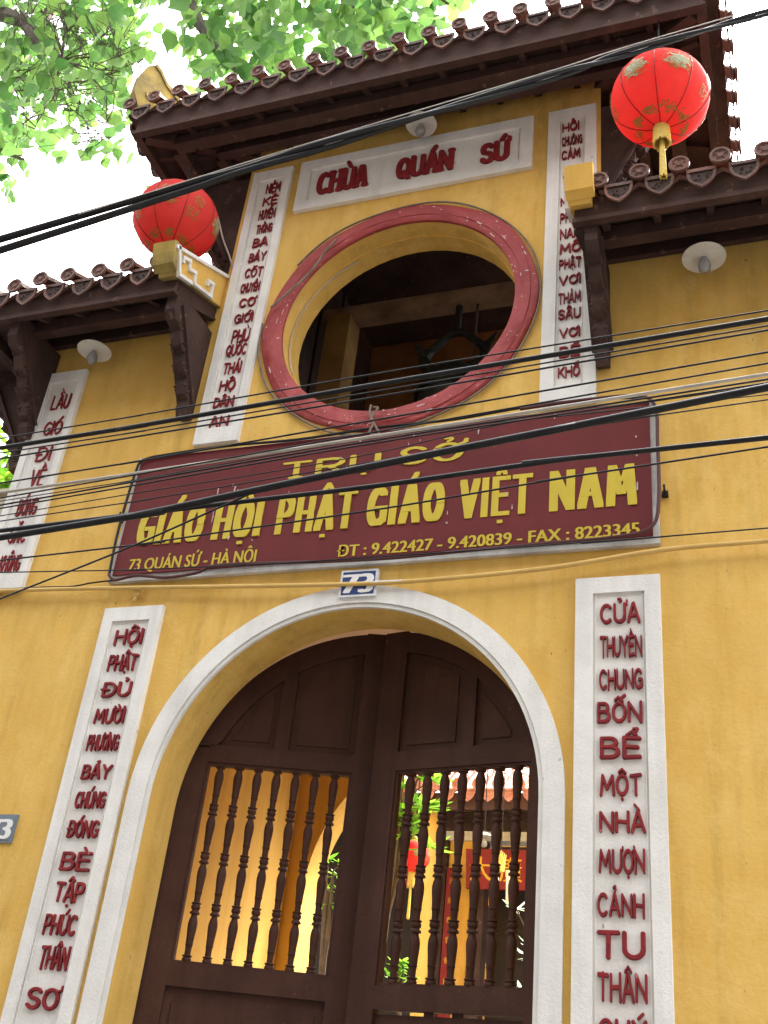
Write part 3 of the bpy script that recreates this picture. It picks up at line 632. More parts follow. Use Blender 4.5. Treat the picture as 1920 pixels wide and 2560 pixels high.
bracket((-3.275, .08, 4.72), (-1,0,0), (0,1,0), 1.1, .66, gate); bracket((3.755, .08, 4.72), (1,0,0), (0,1,0), 1.1, .3, gate)
lw = MB(); lw.box((-3.95, -.55, 5.80), (-3.285, 2.1, 5.86)); lw.box((-4.0, -.58, 5.70), (-3.94, 2.1, 5.90)); lw.box((-3.6, -.5, 5.68), (-3.5, 2.0, 5.795)); lw.build('side_eave', WOOD, wr)
# bell chamber: floor, beam, post
bc = MB(); bc.box((-1.34, TH+.01, 4.1), (1.38, 3.09, 4.2)); bc.build('chamber_floor', WOOD, gate)
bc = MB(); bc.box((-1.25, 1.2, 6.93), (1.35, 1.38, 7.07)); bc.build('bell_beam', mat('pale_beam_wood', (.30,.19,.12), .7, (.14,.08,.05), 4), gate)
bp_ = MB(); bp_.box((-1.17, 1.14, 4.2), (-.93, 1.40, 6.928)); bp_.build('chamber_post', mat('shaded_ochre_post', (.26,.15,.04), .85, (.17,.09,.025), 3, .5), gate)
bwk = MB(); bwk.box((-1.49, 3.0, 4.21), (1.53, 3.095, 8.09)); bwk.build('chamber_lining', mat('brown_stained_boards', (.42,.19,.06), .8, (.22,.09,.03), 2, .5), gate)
# ------------------------------------------------------------------ bell
bell = thing('temple_bell', (.12, 1.3, 4.9), 'dark bronze bell hanging inside the round window', 'bell')
b_ = MB(); b_.lathe([(.36,4.9),(.37,4.95),(.335,5.1),(.325,5.5),(.31,5.85),(.27,6.05),(.16,6.17),(.001,6.2)], (.12,1.3,0), 28)
for zz in (5.1,5.5,5.85): b_.lathe([(.33,zz-.02),(.345,zz),(.33,zz+.02)], (.12,1.3,0), 28)
b_.build('bell_body', BRONZE, bell, smooth=True)
b_ = MB()
for s_ in (-1, 1):
    b_.tube(smoothline([(.12+s_*.05,1.3,6.18),(.12+s_*.22,1.28,6.2),(.12+s_*.30,1.3,6.36),(.12+s_*.18,1.3,6.5),(.12+s_*.08,1.3,6.6),(.12,1.3,6.62)]), [.055]*20+[.04]*21, 8)
    for k in range(5): b_.tube([(.12+s_*(.22+.02*k),1.28,6.22+.05*k),(.12+s_*(.32+.02*k),1.24,6.27+.06*k)], [.03,.008], 5)
b_.tube([(.12,1.29,6.6),(.12,1.29,7.0)], .035, 8); b_.build('dragon_loop', BRONZE, bell, smooth=True)
b_ = MB(); b_.tube([(.30,1.29,6.3),(.30,1.29,6.95)], .014, 6); b_.build('hanging_strap', WOOD, bell)
# ------------------------------------------------------------------ signboard
sgn_ = thing('signboard', (0, -.05, 3.47), 'maroon signboard with yellow writing above the arch', 'sign')
fr = MB(); SX0, SX1, SZ0, SZ1 = -2.02, 2.03, 3.455, 4.575
fr.box((SX0, -.045, SZ0), (SX1, -.006, SZ1)); fr.build('sign_frame', mat('grimy_white_frame', (.58,.58,.56), .6, (.34,.32,.29), 7, .5), sgn_)
pm = MB(); pm.box((SX0+.035, -.062, SZ0+.05), (SX1-.04, -.0455, SZ1-.015)); pm.build('sign_face', MAROON, sgn_)
SY = -.0625
def xz(p): q = at(*p, SY); return q.x, q.z
zt, zb = at(*sg(845,489), SY).z, at(*sg(845,752), SY).z
for t, a, b in (('GIÁO',(344,1332),(509,1318)),('HỘI',(532,1320),(657,1306)),('PHẬT',(693,1290),(890,1275)),('GIÁO',(918,1273),(1112,1255)),('VIỆT',(1149,1236),(1332,1219)),('NAM',(1374,1219),(1592,1207))):
    x0, x1 = at(*a, SY).x, at(*b, SY).x; n_ = sum({'I':.45,'M':1.25}.get(unicodedata.normalize('NFD', ch)[0], 1) for ch in t)
    g = MB(); word(g, t, x0, x1, zb, zt, SY, (x1-x0)/n_*.165, .0165, .004, SQ, 1, .66, msk=.8); g.build('title_word', GOLD, sgn_)
for t, L_, R_, T_, B_ in (('TRỤ',(70,372),(752,322),(411,290),(411,408)), ('SỞ',(885,272),(1330,228),(1108,200),(1108,325))):
    g = MB(); word(g, t, at(*sg(*L_), SY).x, at(*sg(*R_), SY).x, at(*sg(*B_), SY).z, at(*sg(*T_), SY).z, SY, .026, .010, .004, OCT, 1, .42, serif=.20); g.build('heading_word', GOLD, sgn_)
def flat(y): return lambda x, zz, d: (x, y-.002-d, zz)
g = MB(); bold_text(g, '73 QUÁN SỨ - HÀ NỘI', flat(SY), at(323,1416,SY).x, at(639,1396,SY).x, at(480,1416,SY).z, at(480,1385,SY).z, .034); g.build('sign_address', GOLD, sgn_)
g = MB(); bold_text(g, 'ĐT : 9.422427 - 9.420839 - FAX : 8223345', flat(SY), at(845,1375,SY).x, at(1598,1320,SY).x, at(1105,1373,SY).z, at(1105,1343,SY).z, .036); g.build('sign_phone_line', GOLD, sgn_)
g = MB()
for k in range(34):
    x, z_ = random.choice([(random.gauss(-.62,.35), random.uniform(4.15,4.5)), (random.gauss(.25,.4), random.uniform(4.2,4.5)), (random.uniform(-1.9,1.9), random.uniform(3.6,4.5)), (random.choice((-1.05,-1.22,.62,1.9)), random.uniform(3.7,4.4))])
    h = random.uniform(.01,.07); w = random.uniform(.002,.006); g.add([(x-w, SY-.0075, z_), (x+w, SY-.0075, z_), (x+w*.4+random.uniform(-.01,.01), SY-.0075, z_+h), (x-w+random.uniform(-.004,.004), SY-.0075, z_+h*.9)], [(0,1,2,3)])
g.build('paint_scratch', mat('pale_scratch', (.45,.38,.36), .8), sgn_)
def clips(x, z_):
    c_ = MB(); c_.box((x-.02, -.03, z_-.02), (x+.02, -.004, z_+.02)); c_.tube([(x, -.03, z_), (x, -.07, z_+.01), (x, -.07, z_+.04)], .008, 5); c_.build('fixing_hook', BRONZE, sgn_)
clips(2.07, 3.83); clips(-2.05, 4.02)
# ------------------------------------------------------------------ number plates
def plate(label, x0, x1, z0, z1, txt, mfield, mdig, y=-.03):
    o = thing('house_number_plate', ((x0+x1)/2, y, z0), label, 'number plate')
    a = MB(); a.box((x0, y-.008, z0), (x1, y+.03, z1)); a.build('plate_rim', PLAST if mfield is BLUE else mfield, o)
    a = MB(); a.box((x0+.016, y-.0105, z0+.016), (x1-.016, y-.0082, z1-.016)); a.build('plate_field', mfield, o)
    a = MB(); w = x1-x0; h = z1-z0; bold_text(a, txt, flat(y-.0105), x0+w*.12, x1-w*.12, z0+h*.13, z1-h*.13, .06); a.build('digits', mdig, o)
    return o
plate('blue house number plate 73 at the crown of the arch', -.118, .152, 3.205, 3.41, '73', BLUE, ENAM, -.045)
plate('faded grey-blue house number plate 73 on the wall left of the tall plaque', -2.53, -2.283, 1.525, 1.715, '73', BLUEG, ENAM, -.006)
# ------------------------------------------------------------------ pendant lamps
def lamp(label, c, r, top):
    o = thing('pendant_lamp', c, label, 'lamp', 'enamel lamps under the eaves'); c = Vector(c)
    a = MB(); a.lathe([(r,0),(r*1.01,.008),(r*.9,.022),(r*.45,.05),(r*.25,.06),(r*.25,.05),(r*.42,.038),(r*.88,.010)], c, 32); a.build('shade', SHADE, o, smooth=True)
    a = MB(); a.lathe([(.028,.09),(.03,.05),(.03,.02),(.022,.015)], c, 12); a.tube([c+Vector((0,0,.09)), (c.x, c.y, top)], .008, 6); a.build('socket', CABLE, o, smooth=True)
    a = MB(); a.lathe([(.018,.018),(.022,-.01),(.04,-.05),(.046,-.08),(.040,-.11),(.022,-.128),(.001,-.132)], c, 16); a.build('bulb', BULB, o, smooth=True)
lamp('white enamel lamp under the left wing eave', at(*z3(407,412), -.25), .145, 5.95)
lamp('white enamel lamp under the right wing eave', at(1760,645, -.25), .15, 5.95)
lamp('white enamel lamp under the tower eave, half hidden by a cable', at(1053,312, -.25), .135, 7.9)
# ------------------------------------------------------------------ lanterns
def lantern(label, c, r, prints, top, tas=1.0):
    c = Vector(c); o = thing('paper_lantern', (c.x, c.y, c.z-r), label, 'lantern', 'round red lanterns under the eaves'); ob = .93
    def sp(lon, lat, k=1.0): return c+Vector((math.sin(R(lon))*math.cos(R(lat)), -math.cos(R(lon))*math.cos(R(lat)), math.sin(R(lat))*ob))*r*k
    a = MB(); NU = 32
    a.sheet(lambda u, v: sp(u*360, -84+168*v, 1-.012*(abs(((u*8) % 1)-.5)*2)**4), 64, 28); b = a.build('lantern_body', FABR, o, smooth=60)
    a = MB()
    for k in range(8): a.tube([sp(k*45, -84+12*j, 1.0) for j in range(15)], r*.012, 5)
    a.build('seam', SEAM, b)
    a = MB(); a.lathe([(r*.16,-r*ob-.01),(r*.17,-r*ob+.06),(r*.12,-r*ob+.07)], c, 20); a.lathe([(r*.18,r*ob-.06),(r*.18,r*ob+.04),(r*.1,r*ob+.05)], c, 20); a.build('collar', GILT, b, smooth=True)
    ga, gr = MB(), MB()
    def stamp(mb, txt, lon, lat, sz):
        v, f = textmesh(txt); v = [(x-.5, y-.38) for x, y in v]
        mb.add([sp(lon+math.degrees(x*sz/r)/max(math.cos(R(lat)),.3), lat+math.degrees(y*sz/r), 1.02+.0005*random.random()) for x, y in v], f)
    def scribble(mb, lon, lat, w, h, n_, th):
        for _ in range(n_):
            x = random.gauss(0,.33)*w; y = random.gauss(0,.33)*h; 
            if (x/w)**2+(y/h)**2 > .8: continue
            P = []; an = random.uniform(-40,40)
            for k in range(5):
                P.append((x, y)); an += random.uniform(-60,60); x += math.cos(R(an))*w*.14; y += math.sin(R(an))*h*.10
            L = [sp(lon+p[0]/max(math.cos(R(lat)),.3), lat+p[1]-th/2, 1.022) for p in P]; U = [sp(lon+p[0]/max(math.cos(R(lat)),.3), lat+p[1]+th/2, 1.022) for p in P]
            mb.add(L+U, [(k, k+1, 6+k, 5+k) for k in range(4)])
    for kind, lon, lat in prints:
        if kind == 'g': stamp(ga, '發', lon, lat+10, r*.34); stamp(ga, '財', lon-4, lat-12, r*.34)
        else: scribble(ga, lon, lat, 21, 20, 90, 1.3); scribble(gr, lon, lat+2, 17, 15, 60, 2.2)
    for k in range(8): scribble(ga, k*45+22, -62, 13, 9, 22, 1.6)
    ga.build('gold_print', LGOLD, b); gr.build('green_print', LGRN, b)
    t_ = MB(); zb = c.z-r*ob-.01; rr = r*.15*tas
    for k in range(26):
        an = 2*math.pi*k/26; t_.tube([(c.x+rr*math.cos(an), c.y+rr*math.sin(an), zb+.02), (c.x+rr*1.1*math.cos(an), c.y+rr*1.1*math.sin(an), zb-.13-.03*random.random())], rr*.16, 4)
    for k in range(14):
        an = 2*math.pi*k/14; q = rr*.33; t_.tube([(c.x+q*.5*math.cos(an), c.y+q*.5*math.sin(an), zb-.04), (c.x+q*math.cos(an), c.y+q*math.sin(an), zb-.30-.03*random.random()), (c.x+q*1.25*math.cos(an), c.y+q*1.25*math.sin(an), zb-.46-.03*random.random())], rr*.13, 4)
    t_.build('tassel', FRING, o)
    t_ = MB(); t_.tube([(c.x, c.y, c.z+r*ob), (c.x+.02, c.y, top)], .008, 5); t_.build('cord', CABLE, o)
    return o
lantern('red lantern hanging right, tassel above the right wing tiles', at(1650,247,-.72), .352, [('p',-28,-4),('p',24,-4),('g',-76,-14),('g',78,-14),('g',130,-10),('p',180,-5)], 7.9)
lantern('red lantern hanging left, partly behind the left wing gable', at(441,553,-.45), .368, [('p',14,-8),('g',62,-14),('p',105,-8),('g',-28,-14),('g',150,-10),('p',-76,-8)], 7.95)
# ------------------------------------------------------------------ cables
def extend(P, m_):
    a = P[0]+(P[0]-P[1]).normalized()*m_; b = P[-1]+(P[-1]-P[-2]).normalized()*m_; return [a]+P+[b]
def cable(label, pts, Y, px, m_=CABLE, ext=9, name='overhead_cable', cat='cable', grp='cables crossing in front of the gate', k=8, nn=8):
    ys = Y if isinstance(Y, (list, tuple)) else [Y]*len(pts)
    P = [at(u, v, y) for (u, v), y in zip(pts, ys)]; r = pxw(px, P[len(P)//2])/2
    if ext: P = extend(P, ext)
    a = MB(); a.tube(smoothline(P, k), r, nn); o = a.build(name, m_, None, smooth=60, base=P[0], label=label, category=cat)
    if grp: o['group'] = grp
    return o
cable('thin black wire, uppermost of the bundle crossing the round window', [(0,1096),(320,1043),(960,931),(1920,776)], -2.4, 4.2)
cable('thick black cable crossing the lower part of the round window', [(0,1120),(320,1069),(960,958),(1920,797)], -2.5, 13)
cable('thin black wire close below the thick window cable', [(0,1133),(320,1083),(960,975),(1920,814)], -2.45, 4)
cable('thin black wire, second below the thick window cable', [(0,1147),(320,1095),(960,989),(1920,825)], -2.4, 5)
cable('black wire crossing the bottom of the red ring', [(0,1208),(320,1157),(960,1046),(1920,880)], -2.3, 5)
cable('black wire just above the pale grey cable', [(0,1245),(320,1190),(960,1076),(1920,908)], -2.35, 4.5)
cable('pale grey cable along the top of the signboard', [(0,1232),(320,1186),(960,1087),(1920,935)], -2.3, 8.5, CABG)
cable('black wire just below the pale grey cable', [(0,1263),(320,1207),(960,1097),(1920,948)], -2.25, 5)
cable('black wire grazing the top of the word TRỤ', [(0,1271),(320,1216),(960,1104),(1920,957)], -2.2, 4.5)
cable('thin black wire crossing the word TRỤ', [(0,1303),(320,1256),(960,1150),(1637,1039),(1920,999)], -2.5, 3.5)
cable('thickest black cable sweeping across the signboard title', [(0,1344),(320,1292),(640,1225),(960,1159),(1440,1064),(1920,968)], -3.0, 19, ext=8)
cable('black cable directly under the thickest one', [(0,1327),(320,1288),(640,1250),(960,1212),(1440,1145),(1920,1094)], -2.9, 13)
cable('black wire running through the lower half of the sign title', [(0,1401),(307,1366),(521,1335),(960,1271),(1440,1190),(1920,1117)], -2.6, 5)
cable('thin wire crossing the address line of the sign', [(0,1431),(307,1425),(800,1402),(1649,1342),(1920,1320)], -2.2, 3.6)
cable('thin black wire sagging across the top edge of the signboard', [(0,1290),(320,1236),(700,1176),(960,1128),(1300,1052),(1920,962)], -2.1, 3)
cable('thin black wire crossing the upper corner of the signboard at right', [(0,1253),(320,1203),(960,1090),(1450,1035),(1637,1016),(1920,986)], -2.15, 3)
cable('slanting black wire from the lower left up to the thick sign cable', [(-60,1523),(0,1497),(307,1375),(521,1281),(640,1228)], [-2.7,-2.72,-2.85,-2.95,-2.99], 5, ext=0)
# twisted pair high up, receding to the right
tp = [((-260,690),-2.9),((0,612),-2.8),((340,508),-2.65),((640,415),-2.5),((960,318),-2.35),((1388,190),-2.1),((1539,141),-2.0),((1793,66),-1.85),((1960,20),-1.75)]
core = smoothline([at(*p, y) for p, y in tp], 12)
core = extend(core, 6)
xj, xs = at(640,415,-2.5).x, at(0,612,-2.8).x
for i, lab in enumerate(('black cable of the twisted pair above the name plaque, upper strand', 'black cable of the twisted pair above the name plaque, lower strand')):
    P = []; rs = []
    for j, p in enumerate(core):
        f = (p.x-xj)/(xs-xj); r = .024-.012*max(0, min(1, (p.x+2.6)/5.2)); rs.append(r); a_ = .2*j+math.pi*i; tw_ = Vector((0, math.cos(a_)*r, math.sin(a_)*r)); sp_ = Vector((0, 0, (1 if i == 0 else -1)*(r*1.1+.024*max(0, min(f, 1.4)))))
        k_ = max(0, min(1, f*2.5+.5)); P.append(p+tw_*(1-k_)+sp_*k_)
    a = MB(); a.tube(P, rs, 8); a.build('overhead_cable', CABLE, None, smooth=60, base=P[0], label=lab, category='cable', group='cables crossing in front of the gate')
a = MB(); P = [p+Vector((0,-.02,.03)) for p in core[20:]]; a.tube(P, .0035, 5); a.build('overhead_cable', CABG, None, base=P[0], label='thin pale wire lying on the twisted pair', category='cable', group='cables crossing in front of the gate')
# wires and conduit fixed to the wall
def wallrun(label, P, px, m_, name='wall_wire', cat='wire'):
    r = pxw(px, P[0])/2; a = MB(); a.tube(smoothline(P, 6), r, 8); a.build(name, m_, None, smooth=60, base=P[0], label=label, category=cat)
wallrun('yellow painted conduit pipe running across the wall above the arch', [at(u, v, -.065) for u, v in ((-500,1497),(0,1477),(347,1469),(579,1466),(850,1461),(1043,1452),(1365,1421),(1654,1375),(1920,1352),(2300,1315))], 9.5, PIPE, 'conduit_pipe', 'pipe')
wallrun('white bare stretch of pipe in front of the number plate', [at(u, v, -.0655) for u, v in ((868,1460.5),(900,1459),(960,1456),(1020,1453))], 10.5, PLAST, 'pipe_sleeve', 'pipe')
rw = [(WX+(WRO+.02)*math.cos(R(a_)), -.02, WZ+(WRO+.02+.012*math.sin(a_*.11))*math.sin(R(a_))) for a_ in range(-88, 150, 8)]
wallrun('grey wire running round the right side of the red ring', rw, 5.5, CABB)
rw = [(WX+(WRO+.025)*math.cos(R(a_)), -.02, WZ+(WRO+.03+.015*math.sin(a_*.13))*math.sin(R(a_))) for a_ in range(176, 266, 8)]
wallrun('grey wire running round the lower left of the red ring', rw, 5.5, CABB)
kz = lambda x, y: (600+x*800/1659, 480+y*800/1659)
wallrun('grey wire crossing the red ring at its upper left', [at(*kz(x, y), -.075) for x, y in ((160,600),(250,520),(340,440),(400,370),(440,310),(500,245))], 6, CABB)
wallrun('grey wire tied in a knot round the bottom of the red ring', [at(*kz(x, y), -.09) for x, y in ((680,1105),(672,1150),(690,1200),(670,1250),(720,1255),(700,1210),(680,1170),(715,1120),(690,1118))], 6, CABB)
wallrun('thin white wire hanging in the round window reveal at left', [Vector((WX+.97*math.cos(R(a_)), .19-.001*(a_-120), WZ+.97*math.sin(R(a_)))) for a_ in range(120, 206, 6)], 3.5, CABG)
B = [(-2.0,3.50),(-1.93,3.45),(-1.75,3.475),(-1.5,3.44),(-1.25,3.46),(-1.1,3.51),(-.7,3.50),(-.2,3.475),(.3,3.465),(.8,3.48),(1.3,3.49),(1.75,3.50),(1.98,3.55),(2.035,3.75),(2.04,4.2),(2.03,4.5),(1.9,4.6),(1.5,4.615),(1.1,4.60)]
wallrun('maroon cable lying along the bottom and right edges of the signboard', [Vector((x, -.085, zz)) for x, zz in B], 8, CABM)
wallrun('black cable along the left and top edges of the signboard', [Vector((x, -.08, zz)) for x, zz in ((-2.0,3.5),(-2.02,3.9),(-2.0,4.4),(-1.95,4.53),(-1.7,4.56),(-1.2,4.575),(-.6,4.56),(0,4.585),(.6,4.58),(1.2,4.62),(1.7,4.61),(2.0,4.57))], 7, CABLE)
wallrun('thin dark wire drooping from the signboard to the left plaque', [at(u, v, -.05) for u, v in ((-120,1478),(0,1473),(110,1468),(180,1466),(230,1457),(290,1450))], 4, CABLE)
a = MB(); q = at(347,1483,-.02); a.box((q.x-.025,-.05,q.z-.03),(q.x+.025,0,q.z+.03)); a.tube([q+Vector((0,-.02,-.03)), q+Vector((-.01,-.03,-.08)), q+Vector((.01,-.03,-.06))], .008, 5); a.build('wall_bracket', PIPE, None, base=q, label='small yellow pipe clip on the wall under the left end of the signboard', category='clip')
a = MB(); P = [at(*r3(x, y), -.2+.2*(y-360)/700) for x, y in ((700,360),(760,500),(820,740),(880,900),(935,1070))]; a.tube(smoothline(P,5), .009, 6); a.build('lantern_cord', CABG, None, base=P[0], label='thin pale cord running from the left lantern down to the tower plaque', category='cord')
# ------------------------------------------------------------------ trees
def leaf_shape(c, L, ax, nrm, kind='heart'):
    ax = ax.normalized(); sd_ = ax.cross(nrm).normalized(); nn = sd_.cross(ax)
    if kind == 'heart': pr = [(0,0),(.10,.30),(.32,.44),(.58,.30),(.78,.10),(1.08,0)]
    else: pr = [(0,0),(.25,.13),(.55,.17),(.8,.1),(1,0)]
    mid = [c+ax*(a*L)+nn*(-.10*L*math.sin(a*3)) for a, b in pr]
    lf = [c+ax*((a-(.06 if 0 < a < .3 else 0))*L)+sd_*(b*L)+nn*(b*L*.25-.1*L*math.sin(a*3)) for a, b in pr[1:-1]]
    rt = [c+ax*((a-(.06 if 0 < a < .3 else 0))*L)-sd_*(b*L)+nn*(b*L*.25-.1*L*math.sin(a*3)) for a, b in pr[1:-1]]
    n = len(mid); m_ = len(lf); v = mid+lf+rt; f = [(0,1,n),(0,n+m_,1)]
    for i in range(m_-1): f += [(i+1,i+2,n+i+1,n+i), (i+2,i+1,n+m_+i,n+m_+i+1)]
    f += [(n-2,n-1,n+m_-1), (n-1,n-2,n+2*m_-1)]; return v, f
def rnd(): return Vector((random.gauss(0,1), random.gauss(0,1), random.gauss(0,1))).normalized()
big = thing('bodhi_tree', (-15, 6.5, GZ), 'large bodhi tree with heart shaped leaves rising behind the tower roof', 'tree')
tb = MB(); bt = Vector((-15,6.5,GZ))
tb.tube(smoothline([bt, bt+Vector((.2,0,4)), bt+Vector((0,.1,9)), bt+Vector((.7,.2,14))], 6), [.62-.018*i for i in range(19)], 12); tb.build('trunk', BARK, big, smooth=True)
lm = MB(); tips = []
def limb(P, r0_, r1_):
    L = smoothline(P, 6); lm.tube(L, [r0_+(r1_-r0_)*i/(len(L)-1) for i in range(len(L))], 7); tips.append(L)
limb([bt+Vector((.1,.1,11)), at(-250,50,4), at(20,40,3.2), at(90,100,3.0), at(156,150,2.9)], .26, .05)
limb([bt+Vector((.5,.2,13.5)), at(150,-350,4), at(420,-60,3.4), at(500,60,3.2), at(545,120,3.1), at(612,205,3.0)], .22, .025)
limb([bt+Vector((.6,.2,14)), at(400,-450,4.4), at(800,-120,4), at(880,60,3.8), at(905,120,3.7)], .2, .03)
limb([at(800,-120,4), at(1000,-80,3.8), at(1120,10,3.6)], .08, .02)
limb([bt+Vector((.1,.1,10.5)), at(-350,320,3.8), at(-60,360,3), at(60,400,2.8)], .14, .02)
hub = at(156,150,2.9)
for k, (u, v) in enumerate(((320,165),(300,190),(285,140),(250,90),(190,60),(110,70),(40,40),(70,230),(130,250),(180,240),(210,280),(225,330),(90,300),(30,200),(260,225),(330,150),(150,30))):
    e = at(u, v, 2.9+random.uniform(-.3,.4)); mid = hub.lerp(e, .5)+rnd()*.12
    limb([hub, mid, e], .018, .006)
    for _ in range(2):
        q = mid.lerp(e, random.random()); limb([q, q+(e-mid)*.5+rnd()*.15], .012, .005)
for src in list(tips):
    for _ in range(3):
        q = random.choice(src[len(src)//2:]); limb([q, q+rnd()*.4, q+rnd()*.8], .010, .004)
lm.build('limb', BARK, big, smooth=True)
def dens(u, v):
    v += 45 if v > 150 else 0
    if u < 0 or v < 0: return .8 if v < 450 else 0
    d = 0
    if u < 330: d = 1.0 if v < 260 else max(0, .62-(v-260)/330)
    if u < 75: d = max(d, .75 if v < 430 else max(0, .35-(v-430)/400))
    if 330 <= u < 470: d = max(.10, .7-(u-300)/110) if v < 190 else .06
    if 470 <= u < 1010: d = 1.0 if v < 250 else .5
    if 560 < u < 800 and 40 < v < 90: d *= .75
    if 700 < u < 800 and 70 < v < 150: d *= .28
    if u >= 1010: d = max(0, .85-(u-1010)/190) if v < 90 else .1
    if 470 <= u < 520 and v > 60: d *= .5
    return d
fl = MB(); cnt = 0
while cnt < 7200:
    u = random.uniform(-420, 1200); v = random.uniform(-420, 560)
    if random.random() > dens(u, v): continue
    cell = math.sin(u*.043+2*math.sin(v*.031))*math.sin(v*.051+1.3*math.sin(u*.027))   # gaps between leaf clumps
    if cell > .55 and random.random() < .8: continue
    Y = random.uniform(2.3, 5.2); c = at(u, v, Y); L = random.uniform(.18,.34)*(1 if random.random() < .8 else 1.25)
    ax = Vector((random.gauss(0,.5), random.gauss(0,.5), -1-random.random()*.6)) if random.random() < .8 else rnd()
    fl.add(*leaf_shape(c, L, ax, Vector((random.gauss(.2,.5), random.gauss(-1,.5), random.gauss(-.3,.5))))); cnt += 1
for u, v in ((120,320),(105,345),(170,340),(195,350),(60,350),(225,385),(240,395),(230,375),(150,395),(270,400),(262,415),(155,410),(275,335),(380,200),(383,210),(375,120),(300,330)):
    fl.add(*leaf_shape(at(u, v-18, 2.6), random.uniform(.2,.28), Vector((random.gauss(0,.25),random.gauss(0,.25),-1)), Vector((random.gauss(0,.3),-1,random.gauss(0,.2)))))
fl.build('foliage', LEAF, big)
def shrub(name, label, cat, c, foot, spread, n_, L0, L1, kind, mt, up=.2, extra=None):
    o = thing(name, foot, label, cat); c = Vector(c); foot = Vector(foot)
    s_ = MB(); s_.tube(smoothline([foot, foot.lerp(c, .5)+rnd()*.06, c], 5), [.05-.003*i for i in range(11)], 6)
    f_ = MB()
    for k in range(max(4, n_//9)):
        e = c+Vector((random.gauss(0,.5)*spread[0], random.gauss(0,.5)*spread[1], random.gauss(0,.5)*spread[2])); s_.tube([foot.lerp(c, .75), (c+e)/2+rnd()*.05, e], [.016,.012,.006], 5)
        for j in range(9):
            a_ = 2*math.pi*j/9+random.random(); d = Vector((math.cos(a_), math.sin(a_), random.uniform(-.7,.5)+up)); f_.add(*leaf_shape(e, random.uniform(L0,L1), d, Vector((0,0,1))+rnd()*.3, kind))
    s_.build('stem', BARK, o); f_.build('foliage', mt, o)
    if extra:
        p = MB(); p.lathe([(.17,extra),(.22,extra+.05),(.27,extra+.36),(.30,extra+.40),(.26,extra+.40),(.24,extra+.34)], (foot.x, foot.y, 0), 20); p.build('pot', CLAY, o, smooth=True)
    return o
r6 = lambda x, y: (900+x*500/1626, 1880+y*500/1626); gg = lambda x, y: (640+x*460/1659, 2000+y*460/1659)
c = at(*r6(365,330), 5.2); shrub('frangipani_tree', 'bright green long leaved tree in the courtyard behind the right door leaf', 'tree', c, (c.x-.3, c.y, GZ), (.30,.4,.72), 260, .20, .34, 'long', LEAF2)
c = at(*gg(690,720), 5.5); shrub('courtyard_shrub', 'small green shrub seen through the left door leaf beside the inner arch', 'shrub', c, (c.x, c.y, GZ), (.12,.2,.28), 70, .10, .17, 'long', LEAF2)
c = at(*r6(1400,1760), 4.6); shrub('variegated_plant', 'pale variegated potted plant at the lower right of the doorway', 'plant', c, (c.x, c.y, c.z-1.2), (.24,.25,.55), 150, .10, .17, 'long', LEAF3, extra=c.z-1.4)
c = at(*r6(340,1850), 5.5); shrub('potted_plant', 'dark green potted plant low behind the right door leaf', 'plant', c, (c.x, c.y, c.z-.8), (.16,.2,.12), 50, .10, .18, 'long', LEAF2, extra=c.z-1.0)
c = at(-20,1180, 3.2); shrub('garden_tree', 'bright green tree at the far left beyond the wing wall', 'tree', c, (c.x-.3, c.y, GZ), (.8,.8,1.3), 420, .2, .34, 'long', LEAF2)
# neighbour's wall at the far left
nw = MB(); q = at(5,1300, 2.6); nw.box((-12, 2.6, GZ), (q.x+.12, 2.9, at(5,1238,2.6).z)); nw.box((-12, 2.55, at(5,1238,2.6).z+.002), (q.x+.16, 2.95, at(5,1228,2.6).z)); nw.build('garden_wall', BRICKG, None, base=(-8,2.7,GZ), label='weathered grey yellow garden wall at the far left edge', category='wall')
# ------------------------------------------------------------------ courtyard and inner hall
hall = thing('inner_hall', (0, 9, GZ), 'yellow inner temple hall with terracotta roof beyond the doorway', 'hall')
HY = 8.8
hr = MB(); ze = at(*r6(900,290), 7.8).z; rolls = [(i*.285, 1) for i in range(46)]
tiles(hr, (-7.5, 7.8, ze), (1,0,0), (0, 3.4, 2.2), (0,-2.2,3.4), rolls, .075)
hro = hr.build('hall_roof', TILEO, hall, smooth=35)
f_ = MB(); f_.box((-7.5, 7.86, ze-.28), (5.4, 7.92, ze-.05)); f_.add([(-7.5,7.9,ze-.2),(5.4,7.9,ze-.2),(5.4,HY+.1,ze+.1),(-7.5,HY+.1,ze+.1)], [(3,2,1,0)]); f_.build('hall_fascia', TIMB, hro)
hz_ = lambda x, y, Y=HY: at(*r6(x, y), Y)
x_in = hz_(610,560).x
w_ = MB(); zl0, zl1, zs0 = hz_(800,645).z, hz_(800,500).z, hz_(800,720).z
w_.box((-9, HY, zl1), (7, HY+.3, ze+.1)); 
w_.box((-9, HY+.02, GZ), (-4.6, HY+.3, zl1-.002)); w_.box((hz_(700,1200).x, HY+.02, GZ), (hz_(888,1200).x, HY+.3, zs0-.002))
w_.box((2.6, HY+.02, GZ), (7, HY+.3, zl1-.002)); w_.box((-9, 12.5, GZ), (7, 12.6, ze+1)); w_.build('hall_wall', YEL, hall)
w_ = MB(); w_.box((x_in, HY-.12, zl0), (2.6, HY+.25, zl1-.003)); w_.box((hz_(590,1100).x-.02, HY-.05, GZ), (hz_(700,1100).x-.002, HY+.25, zs0-.003)); w_.box((hz_(888,1400).x+.002, HY-.04, GZ), (hz_(1000,1400).x, HY+.22, zs0-.004)); w_.build('hall_timber', WOOD, hall)
w_ = MB(); w_.box((x_in, HY-.02, zs0), (2.6, HY+.24, zl0-.003)); w_.build('hall_white_strip', WHT, hall)
